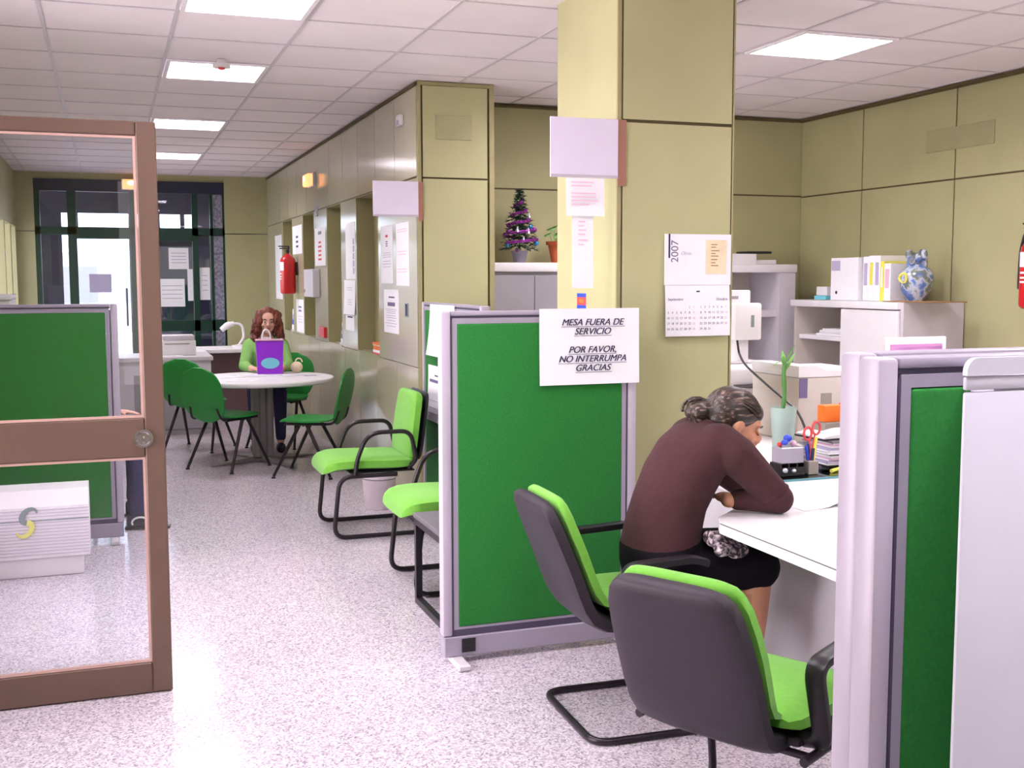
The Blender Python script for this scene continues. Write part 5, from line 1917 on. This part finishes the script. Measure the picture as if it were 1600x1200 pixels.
def add_hand(mb, wrist, d, palm, thumb_side, curl=0.5, spread=0.012):
    """palm and five separate bent fingers. d along the hand, palm = direction the palm faces"""
    wrist, d, palm = V(wrist), V(d).normalized(), V(palm)
    palm = (palm - d * palm.dot(d)).normalized()
    lat = V(thumb_side)
    lat = (lat - d * lat.dot(d) - palm * lat.dot(palm)).normalized()
    R = Matrix((d, lat, palm)).transposed()
    mb.cap(wrist - d * 0.02, 0.024, wrist + d * 0.02, 0.024)
    mb.ell(wrist + d * 0.05, 0.05, 0.040, 0.017, R, 14, 10)
    mb.ell(wrist + d * 0.035 + lat * 0.022 + palm * 0.006, 0.028, 0.016, 0.015, R, 12, 8)
    for off, ln in ((1.35, 0.066), (0.45, 0.074), (-0.45, 0.069), (-1.35, 0.054)):
        b = wrist + d * (0.084 - 0.006 * abs(off)) + lat * off * 0.0185
        dd = (d + lat * off * 0.06).normalized()
        p1 = b + (dd + palm * curl * 0.35).normalized() * ln * 0.45
        p2 = p1 + (dd + palm * curl * 1.1).normalized() * ln * 0.32
        p3 = p2 + (dd + palm * curl * 1.9).normalized() * ln * 0.25
        mb.cap(b, 0.0088, p1, 0.0082, 8)
        mb.cap(p1, 0.0082, p2, 0.0076, 8)
        mb.cap(p2, 0.0076, p3, 0.0066, 8)
    t0 = wrist + d * 0.03 + lat * 0.03
    t1 = t0 + (d * 0.7 + lat * 0.6 + palm * 0.25).normalized() * 0.036
    t2 = t1 + (d * 0.9 + lat * 0.2 + palm * 0.4).normalized() * 0.027
    mb.cap(t0, 0.0115, t1, 0.0098, 8)
    mb.cap(t1, 0.0098, t2, 0.0082, 8)

def add_head(mb, c, R, neck):
    c = V(c)
    def P(x, y, z):
        return c + R @ V((x, y, z))
    def E(x, y, z, a, b, h, seg=16, rg=12):
        mb.ell(P(x, y, z), a, b, h, R, seg, rg)
    E(-0.008, 0, 0.028, 0.094, 0.074, 0.086, 22, 16)      # skull
    E(0.030, 0, -0.03, 0.060, 0.060, 0.072)                # face
    E(0.035, 0, -0.066, 0.050, 0.046, 0.042)               # jaw
    E(0.068, 0, -0.094, 0.020, 0.022, 0.016)               # chin
    E(0.070, 0, 0.030, 0.022, 0.050, 0.018)                # brow
    for s in (-1, 1):
        E(0.058, s * 0.040, -0.028, 0.026, 0.020, 0.022)   # cheek
        E(-0.004, s * 0.075, -0.006, 0.018, 0.009, 0.030, 12, 10)   # ear
        E(0.002, s * 0.077, -0.030, 0.009, 0.008, 0.011, 10, 8)
    mb.cap(P(0.085, 0, 0.014), 0.008, P(0.108, 0, -0.022), 0.0115, 10)   # nose
    for s in (-1, 1):
        E(0.096, s * 0.011, -0.026, 0.010, 0.008, 0.007, 10, 8)
    E(0.088, 0, -0.056, 0.010, 0.024, 0.012, 12, 8)        # mouth mound
    mb.cap(P(-0.018, 0, -0.05), 0.050, neck, 0.054)
    return P

def face_parts(body, c, R, down=False):
    c = V(c)
    def P(x, y, z):
        return c + R @ V((x, y, z))
    for s in (-1, 1):
        mb = MB()
        mb.ell(P(0.0835, s * 0.031, 0.004), 0.006, 0.0125, 0.006, R, 12, 8)
        e = mb.build('eyelid' if down else 'eye', 'skin' if down else 'eyewhite', body)
        mb = MB()
        mb.ell(P(0.0875, s * 0.031, -0.002), 0.0035, 0.012, 0.0022, R, 10, 8) if down else mb.ell(P(0.0885, s * 0.031, 0.003), 0.004, 0.0065, 0.0065, R, 10, 8)
        mb.build('eyelashes' if down else 'iris', 'eye', e)
        mb = MB()
        mb.tube([P(0.087, s * 0.014, 0.024), P(0.090, s * 0.030, 0.030), P(0.080, s * 0.048, 0.024)], [0.003, 0.0042, 0.002], 8)
        mb.build('eyebrow', 'eye', body)
    mb = MB()
    mb.ell(P(0.097, 0, -0.0525), 0.006, 0.021, 0.0042, R, 14, 8)
    mb.ell(P(0.096, 0, -0.0605), 0.006, 0.018, 0.0048, R, 14, 8)
    mb.build('lips', 'lips', body)

def flatten(o, rules):
    """press a soft surface flat where it rests: (z level, lower bound, x0, x1, y0, y1)"""
    for v in o.data.vertices:
        for z, lo, x0, x1, y0, y1 in rules:
            if lo < v.co.z < z and x0 < v.co.x < x1 and y0 < v.co.y < y1:
                v.co.z = z
    o.data.update()

def torso(mb, secs, k=1.0):
    """secs: (x, y, z, ru, rv, tilt): ellipses, tilt leans the section forward"""
    L = []
    for x, y, z, ru, rv, tl in secs:
        L.append(((x, y, z), V((0, 1, 0)) * ru * k, V((math.cos(tl), 0, -math.sin(tl))) * rv * k))
    mb.loft(L, 28)

def limb(mb, pts, rs, k=1.0):
    for (a, b), (ra, rb) in zip(zip(pts[:-1], pts[1:]), zip(rs[:-1], rs[1:])):
        mb.cap(a, ra * k, b, rb * k, 14)

# --- woman in the brown sweater at the desk: built in place, facing +x
wm = thing('person', 'woman in a brown sweater and black skirt leaning on the office desk', 'person', (0, 0, 0))
secs = [(1.785, 3.43, 0.53, 0.17, 0.125, 0.0), (1.775, 3.43, 0.60, 0.172, 0.13, 0.05), (1.785, 3.43, 0.68, 0.160, 0.122, 0.12), (1.808, 3.43, 0.76, 0.156, 0.116, 0.25), (1.848, 3.43, 0.845, 0.166, 0.116, 0.4),
        (1.898, 3.43, 0.92, 0.178, 0.108, 0.55), (1.938, 3.43, 0.966, 0.178, 0.088, 0.65), (1.972, 3.43, 0.995, 0.115, 0.066, 0.7), (2.0, 3.43, 1.015, 0.06, 0.055, 0.7)]
sh = {-1: V((1.975, 3.268, 0.935)), 1: V((1.975, 3.592, 0.935))}
el = {-1: V((2.125, 3.238, 0.782)), 1: V((2.17, 3.60, 0.785))}
wr = {-1: V((1.985, 3.335, 0.770)), 1: V((2.165, 3.50, 0.92))}
hp = {-1: V((1.80, 3.352, 0.552)), 1: V((1.80, 3.508, 0.552))}
kn = {-1: V((2.062, 3.265, 0.545)), 1: V((2.08, 3.53, 0.545))}
ak = {-1: V((2.03, 3.275, 0.10)), 1: V((2.11, 3.52, 0.10))}
hc = V((2.052, 3.42, 1.022))
HR = rotm(-0.22, 0.42)
mb = MB()
torso(mb, secs, 0.86)
for s in (-1, 1):
    limb(mb, [sh[s], el[s], wr[s]], [0.055, 0.042, 0.027])
    limb(mb, [hp[s], kn[s]], [0.082, 0.058])
    limb(mb, [kn[s], kn[s].lerp(ak[s], 0.35), ak[s]], [0.056, 0.052, 0.036])
    mb.ell(ak[s] + V((0.05, 0, -0.05)), 0.095, 0.036, 0.032)
add_head(mb, hc, HR, (1.985, 3.43, 1.0))
add_hand(mb, wr[-1], (0.35, 0.93, 0.0), (0, 0, -1), (1, 0, 0), 0.35)
add_hand(mb, wr[1], (-0.25, -0.30, 0.9), (-0.6, -0.3, -0.2), (-0.3, -0.9, 0.0), 0.55)
body = remeshed('body', mb, 'skin', 0.0058, 5, wm)
ZS, ZD = 0.4625, 0.7325
flatten(body, [(ZS, 0.36, 1.3, 2.02, 3.0, 3.9), (ZD, 0.68, 1.86, 2.4, 2.9, 3.9)])
face_parts(body, hc, HR, True)
mb = MB()
torso(mb, [(x, y, z, ru * 1.02, rv * 1.02, tl) for x, y, z, ru, rv, tl in secs[1:-1]] , 1.0)
for s in (-1, 1):
    cuff = el[s].lerp(wr[s], 0.80)
    limb(mb, [V((1.945, sh[s].y * 0.6 + 3.43 * 0.4, 0.955)), sh[s], el[s], cuff], [0.085, 0.07, 0.052, 0.037])
mb.tube([(1.985 + 0.058 * math.cos(a), 3.43 + 0.066 * math.sin(a), 1.0 - 0.045 * math.cos(a)) for a in [2 * PI * k / 20 for k in range(20)]], 0.011, 8, closed=True)
sw = remeshed('sweater', mb, 'sweater', 0.0062, 5, wm)
flatten(sw, [(ZD, 0.68, 1.9, 2.4, 2.9, 3.32), (ZD, 0.68, 2.06, 2.4, 3.5, 3.9)])
mb = MB()
for k, q in enumerate((0.05, 0.16)):
    c = el[-1].lerp(sh[-1], q + 0.02)
    d = (sh[-1] - el[-1]).normalized()
    u = d.cross(V((0, 1, 0))).normalized()
    w_ = d.cross(u)
    mb.tube([c + u * 0.052 * math.cos(a) + w_ * 0.052 * math.sin(a) for a in [2 * PI * i / 20 for i in range(20)]], 0.0045, 8, closed=True)
mb.build('sleeve_fold', 'sweater', sw)
mb = MB()
mb.loft([((1.785, 3.43, 0.49), V((0, 0.170, 0)), V((0.13, 0, 0))), ((1.782, 3.43, 0.55), V((0, 0.176, 0)), V((0.142, 0, 0))), ((1.777, 3.43, 0.605), V((0, 0.179, 0)), V((0.136, 0, 0))), ((1.783, 3.43, 0.645), V((0, 0.166, 0)), V((0.128, 0, 0)))], 28)
for s in (-1, 1):
    limb(mb, [hp[s], kn[s]], [0.093, 0.080])
mb.loft([((1.85, 3.43, 0.545), V((0, 0.15, 0)), V((0, 0, 0.075))), ((2.03, 3.40, 0.548), V((0, 0.17, 0)), V((0, 0, 0.068)))], 20)
sk = remeshed('skirt', mb, 'skirt', 0.007, 6, wm)
flatten(sk, [(ZS, 0.36, 1.3, 2.02, 3.0, 3.9)])
# hair: cap pulled back into a low bun
mb = MB()
def HP(x, y, z):
    return hc + HR @ V((x, y, z))
mb.ell(HP(-0.022, 0, 0.040), 0.100, 0.084, 0.086, HR, 24, 16)
mb.ell(HP(0.010, 0, 0.060), 0.078, 0.070, 0.050, HR, 20, 14)
mb.ell(HP(-0.055, 0, -0.005), 0.062, 0.072, 0.062, HR, 20, 14)
for x, y, z, r in ((-0.115, 0.0, -0.005, 0.045), (-0.138, -0.028, -0.012, 0.034), (-0.140, 0.03, -0.005, 0.034), (-0.152, 0.0, -0.022, 0.03), (-0.125, -0.02, -0.035, 0.028), (-0.11, 0.04, -0.03, 0.03)):
    mb.ell(HP(x, y, z), r, r, r * 0.9, HR, 14, 10)
hair = remeshed('hair', mb, 'hairdark', 0.006, 3, wm)
mb = MB()
for k in range(30):
    y = -0.078 + 0.156 * k / 29
    w1 = math.sqrt(max(0.03, 1 - (y / 0.085) ** 2))
    pts = []
    for q in range(10):
        f = q / 9
        a = 0.25 + 2.45 * f
        p = V((-0.018 + 0.097 * math.cos(a) * (0.55 + 0.45 * w1), y, 0.036 + 0.087 * math.sin(a) * w1))
        tt = max(0.0, (f - 0.55) / 0.45) ** 1.5
        pts.append(HP(*p.lerp(V((-0.10, y * 0.3, 0.0)), tt)))
    mb.tube(pts, [0.001, 0.003, 0.0042, 0.0046, 0.0046, 0.0046, 0.0044, 0.004, 0.004, 0.003], 6)
mb.build('hair_strands', 'hairdark', hair)
mb = MB()
for k in range(7):
    a0 = k * 0.9
    mb.tube([HP(-0.128 + (0.030 + 0.004 * k) * math.cos(a0 + a), 0.006 * (k - 3) + 0.02 * math.sin(a0 + a * 0.5), -0.012 + (0.030 + 0.003 * k) * math.sin(a0 + a)) for a in [i * 0.45 for i in range(11)]], 0.0065, 6)
mb.build('bun_strands', 'hairdark', hair)
for s in (-1, 1):
    mb = MB()
    c = ak[s]
    mb.loft([(c + V((-0.045, 0, -0.045)), V((0, 0.030, 0)), V((0, 0, 0.035))), (c + V((0.0, 0, -0.055)), V((0, 0.038, 0)), V((0, 0, 0.042))), (c + V((0.08, 0, -0.066)), V((0, 0.044, 0)), V((0, 0, 0.032))), (c + V((0.15, 0, -0.08)), V((0, 0.032, 0)), V((0, 0, 0.018)))], 16)
    mb.build('shoe', 'black', wm)
# patterned scarf lying on her lap
mb = MB()
rnd = random.Random(5)
for k in range(34):
    x, y = 1.875 + 0.09 * rnd.random(), 3.185 + 0.085 * rnd.random()
    zz = 0.628 + 0.35 * (y - 3.185) - 0.35 * max(0, x - 1.90) + 0.018 * rnd.random()
    mb.ell((x, y, zz), 0.026, 0.022, 0.020, None, 10, 8)
mb.ell((1.885, 3.235, 0.675), 0.03, 0.03, 0.03, None, 12, 8)
sc = remeshed('patterned_scarf', mb, 'floral', 0.006, 2)
from mathutils.bvhtree import BVHTree
for q in (sk, sw, body):
    bvh = BVHTree.FromPolygons([v.co for v in q.data.vertices], [tuple(p.vertices) for p in q.data.polygons])
    for v in sc.data.vertices:
        l, nrm, _, dist = bvh.find_nearest(v.co)
        if (v.co - l).dot(nrm) < 0.004:
            v.co = l + nrm * 0.005
for v in sc.data.vertices:
    if v.co.x > 1.865 and v.co.z > 0.682:
        v.co.z = 0.682
tag(sc, 'crumpled black and white patterned scarf on the lap of the woman in brown', 'scarf')

# --- woman in the green cardigan behind the round table (faces -y, built in place)
def yaw_pt(c, p, a):
    x, y, z = p
    return V((c[0] + x * math.cos(a) - y * math.sin(a), c[1] + x * math.sin(a) + y * math.cos(a), z))
W2 = (1.335, 10.42)
a2 = -PI / 2 - 0.12
w2 = thing('person', 'woman with auburn curls in a green cardigan behind the purple bag', 'person', (W2[0], W2[1], 0), a2)
secs2 = [(0.0, 0, 0.53, 0.165, 0.12, 0), (0.0, 0, 0.62, 0.155, 0.112, 0), (0.01, 0, 0.72, 0.145, 0.105, 0.05), (0.03, 0, 0.82, 0.155, 0.11, 0.1), (0.045, 0, 0.91, 0.168, 0.10, 0.1), (0.052, 0, 0.965, 0.165, 0.078, 0.1), (0.056, 0, 0.995, 0.10, 0.06, 0.1), (0.06, 0, 1.025, 0.055, 0.052, 0.1)]
hc2 = V((0.085, 0.02, 1.155))
HR2 = rotm(0.05, 0.12)
mb = MB()
torso(mb, secs2, 0.86)
el2 = {-1: V((0.16, -0.195, 0.755)), 1: V((0.16, 0.195, 0.755))}
wr2 = {-1: V((0.33, -0.13, 0.745)), 1: V((0.34, 0.14, 0.745))}
for s in (-1, 1):
    limb(mb, [(0.05, s * 0.142, 0.935), el2[s], wr2[s]], [0.05, 0.04, 0.027])
    limb(mb, [(0.03, s * 0.09, 0.545), (0.40, s * 0.11, 0.54), (0.42, s * 0.11, 0.11)], [0.08, 0.056, 0.036])
    mb.ell((0.47, s * 0.11, 0.045), 0.10, 0.036, 0.034)
    add_hand(mb, wr2[s], (0.8, -s * 0.55, 0), (0, 0, -1), (0.5, -s * 0.8, 0), 0.35)
add_head(mb, hc2, HR2, (0.06, 0, 1.01))
b2 = remeshed('body', mb, 'skinpale', 0.0068, 5, w2)
ZT = 0.7145
flatten(b2, [(ZT, 0.66, 0.2, 0.8, -0.5, 0.5), (0.462, 0.36, -0.3, 0.32, -0.5, 0.5)])
face_parts(b2, hc2, HR2)
mb = MB()
torso(mb, [(x, y, z, ru * 1.03, rv * 1.03, tl) for x, y, z, ru, rv, tl in secs2[:-1]], 1.0)
for s in (-1, 1):
    limb(mb, [(0.04, s * 0.09, 0.945), (0.05, s * 0.142, 0.93), el2[s], el2[s].lerp(wr2[s], 0.8)], [0.07, 0.066, 0.05, 0.036])
c2 = remeshed('cardigan', mb, 'cardigan', 0.0072, 5, w2)
flatten(c2, [(ZT, 0.66, 0.17, 0.8, -0.5, 0.5), (0.462, 0.36, -0.3, 0.32, -0.5, 0.5)])
mb = MB()
mb.prism([(-0.045, 1.012), (0.045, 1.012), (0.03, 0.93), (0.022, 0.80), (-0.022, 0.80), (-0.03, 0.93)], (0.128, 0, 0), (0, 1, 0), (0, 0, 1), (0.03, 0, 0))
mb.build('blouse', 'blouse', w2, smooth=0)
mb = MB()
mb.ell((0.0, 0, 0.55), 0.125, 0.172, 0.082)
for s in (-1, 1):
    limb(mb, [(0.03, s * 0.09, 0.548), (0.40, s * 0.11, 0.543), (0.42, s * 0.11, 0.14)], [0.092, 0.066, 0.046])
j2 = remeshed('jeans', mb, 'jeans', 0.008, 5, w2)
flatten(j2, [(0.462, 0.36, -0.3, 0.3, -0.5, 0.5)])
for s in (-1, 1):
    mb = MB()
    mb.ell((0.47, s * 0.11, 0.048), 0.112, 0.044, 0.043)
    mb.build('shoe', 'shoe', w2)
mb = MB()
rnd = random.Random(9)
def H2(x, y, z):
    return hc2 + HR2 @ V((x, y, z))
mb.ell(H2(-0.025, 0, 0.045), 0.098, 0.088, 0.082, HR2, 20, 14)
for k in range(70):
    a = rnd.uniform(0.75, 2 * PI - 0.75)
    z = rnd.uniform(-0.16, 0.06)
    rr = (0.088 + 0.035 * (1 - (z + 0.16) / 0.26)) * (1.0 if z < 0.02 else math.sqrt(max(0.1, 1 - ((z - 0.02) / 0.11) ** 2)))
    r = rnd.uniform(0.018, 0.030)
    mb.ell(H2(-0.02 + rr * math.cos(a) * 0.8, rr * 1.12 * math.sin(a), z), r, r, r * 1.25, None, 10, 8)
mb.ell(H2(-0.008, 0, 0.076), 0.070, 0.080, 0.050, HR2, 20, 14)
for s in (-1, 1):
    mb.ell(H2(0.0, s * 0.082, -0.02), 0.055, 0.042, 0.125, HR2, 16, 12)
    mb.ell(H2(0.03, s * 0.068, 0.005), 0.05, 0.03, 0.055, HR2, 16, 12)
hr2 = remeshed('hair', mb, 'hairred', 0.0075, 2, w2)
mb = MB()
for k in range(36):
    a = rnd.uniform(0.8, 2 * PI - 0.8)
    z0 = rnd.uniform(-0.04, 0.05)
    r0 = 0.105
    pts = []
    for q in range(10):
        f = q / 9
        rr = r0 + 0.03 * f
        pts.append(H2(-0.02 + rr * math.cos(a) * 0.85 + 0.012 * math.cos(q * 1.9), rr * 1.1 * math.sin(a) + 0.012 * math.sin(q * 1.9), z0 - 0.19 * f))
    mb.tube(pts, 0.006, 5)
mb.build('curls', 'hairred', hr2)
for s in (-1, 1):
    mb = MB()
    mb.ell(H2(0.012, s * 0.088, -0.05), 0.010, 0.010, 0.012)
    mb.build('earring', 'silver', w2)
t = thing('handbag', 'cream handbag on the round table edge to the right of the purple bag', 'bag', (1.535, 9.93, zt))
mb = MB()
mb.ell((0, 0, 0.05), 0.055, 0.045, 0.049)
mb.build('bag_body', 'tan', t)
mb = MB()
mb.tube([(0.02 + 0.03 * math.cos(a), 0, 0.092 + 0.035 * math.sin(a)) for a in [PI * k / 10 for k in range(11)]], 0.006, 8)
mb.build('handle', 'tan', t)

# --- visitor behind the screen at the glass door: only a leg and shoe show
w3 = thing('person', 'seated visitor in dark jeans behind the screen, leg and shoe seen through the door', 'person', (-0.26, 7.50, 0), math.radians(-8))
secs3 = [(0.0, 0, 0.55, 0.165, 0.12, 0), (0.0, 0, 0.66, 0.155, 0.11, 0), (0.0, 0, 0.78, 0.155, 0.105, 0), (0.0, 0, 0.90, 0.175, 0.105, 0), (0.0, 0, 0.96, 0.17, 0.08, 0), (0.0, 0, 0.99, 0.10, 0.06, 0), (0.0, 0, 1.02, 0.055, 0.05, 0)]
hc3 = V((0.03, 0, 1.14))
HR3 = rotm(0.0, 0.15)
L3 = {-1: [V((0.03, -0.09, 0.556)), V((0.42, -0.20, 0.56)), V((0.42, -0.26, 0.11))], 1: [V((0.03, 0.09, 0.556)), V((0.40, 0.14, 0.56)), V((0.36, 0.14, 0.11))]}
mb = MB()
torso(mb, secs3, 0.86)
for s in (-1, 1):
    limb(mb, [(0.0, s * 0.165, 0.93), (0.04, s * 0.185, 0.70), (0.26, s * 0.15, 0.68)], [0.05, 0.04, 0.027])
    add_hand(mb, (0.26, s * 0.15, 0.68), (1, -0.1 * s, 0), (0, 0, -1), (0, -s, 0), 0.3)
    limb(mb, L3[s], [0.08, 0.056, 0.036])
    mb.ell(L3[s][2] + V((0.05, 0, -0.065)), 0.10, 0.036, 0.034)
add_head(mb, hc3, HR3, (0.0, 0, 1.0))
b3 = remeshed('body', mb, 'skinpale', 0.008, 5, w3)
flatten(b3, [(0.4865, 0.36, -0.3, 0.35, -0.5, 0.5)])
face_parts(b3, hc3, HR3)
mb = MB()
torso(mb, [(x, y, z, ru * 1.03, rv * 1.03, tl) for x, y, z, ru, rv, tl in secs3[:-1]], 1.0)
for s in (-1, 1):
    limb(mb, [(0.0, s * 0.09, 0.94), (0.0, s * 0.165, 0.925), (0.04, s * 0.185, 0.70), (0.22, s * 0.157, 0.684)], [0.07, 0.066, 0.05, 0.036])
s3 = remeshed('shirt', mb, 'greydark', 0.009, 5, w3)
mb = MB()
mb.ell((0.0, 0, 0.56), 0.13, 0.172, 0.08)
for s in (-1, 1):
    limb(mb, L3[s][:2] + [L3[s][2] + V((0, 0, 0.02))], [0.09, 0.072, 0.058])
j3 = remeshed('jeans', mb, 'jeans', 0.008, 5, w3)
flatten(j3, [(0.4865, 0.36, -0.3, 0.35, -0.5, 0.5)])
mb = MB()
mb.ell(hc3 + V((-0.02, 0, 0.04)), 0.098, 0.085, 0.085)
mb.ell(hc3 + V((-0.04, 0, -0.01)), 0.075, 0.08, 0.075)
remeshed('hair', mb, 'hairdark', 0.008, 3, w3)
for s in (-1, 1):
    c = L3[s][2]
    mb = MB()
    mb.loft([(c + V((-0.06, 0, -0.06)), V((0, 0.034, 0)), V((0, 0, 0.046))), (c + V((0.0, 0, -0.05)), V((0, 0.042, 0)), V((0, 0, 0.056))), (c + V((0.09, 0, -0.068)), V((0, 0.046, 0)), V((0, 0, 0.036))), (c + V((0.17, 0, -0.08)), V((0, 0.034, 0)), V((0, 0, 0.022)))], 18)
    so = mb.build('shoe', 'shoe', w3)
    mb = MB()
    mb.loft([(c + V((-0.075, 0, -0.100)), V((0, 0.034, 0)), V((0, 0, 0.008))), (c + V((0.05, 0, -0.100)), V((0, 0.05, 0)), V((0, 0, 0.009))), (c + V((0.19, 0, -0.100)), V((0, 0.036, 0)), V((0, 0, 0.008)))], 18)
    mb.build('sole', 'black', so)
    mb = MB()
    mb.tube([c + V((0.02 + 0.05 * math.cos(a), -0.047, -0.062 + 0.032 * math.sin(a))) for a in [0.3 + 0.3 * k for k in range(12)]], 0.006, 8)
    mb.build('side_stripe', 'paper', so)
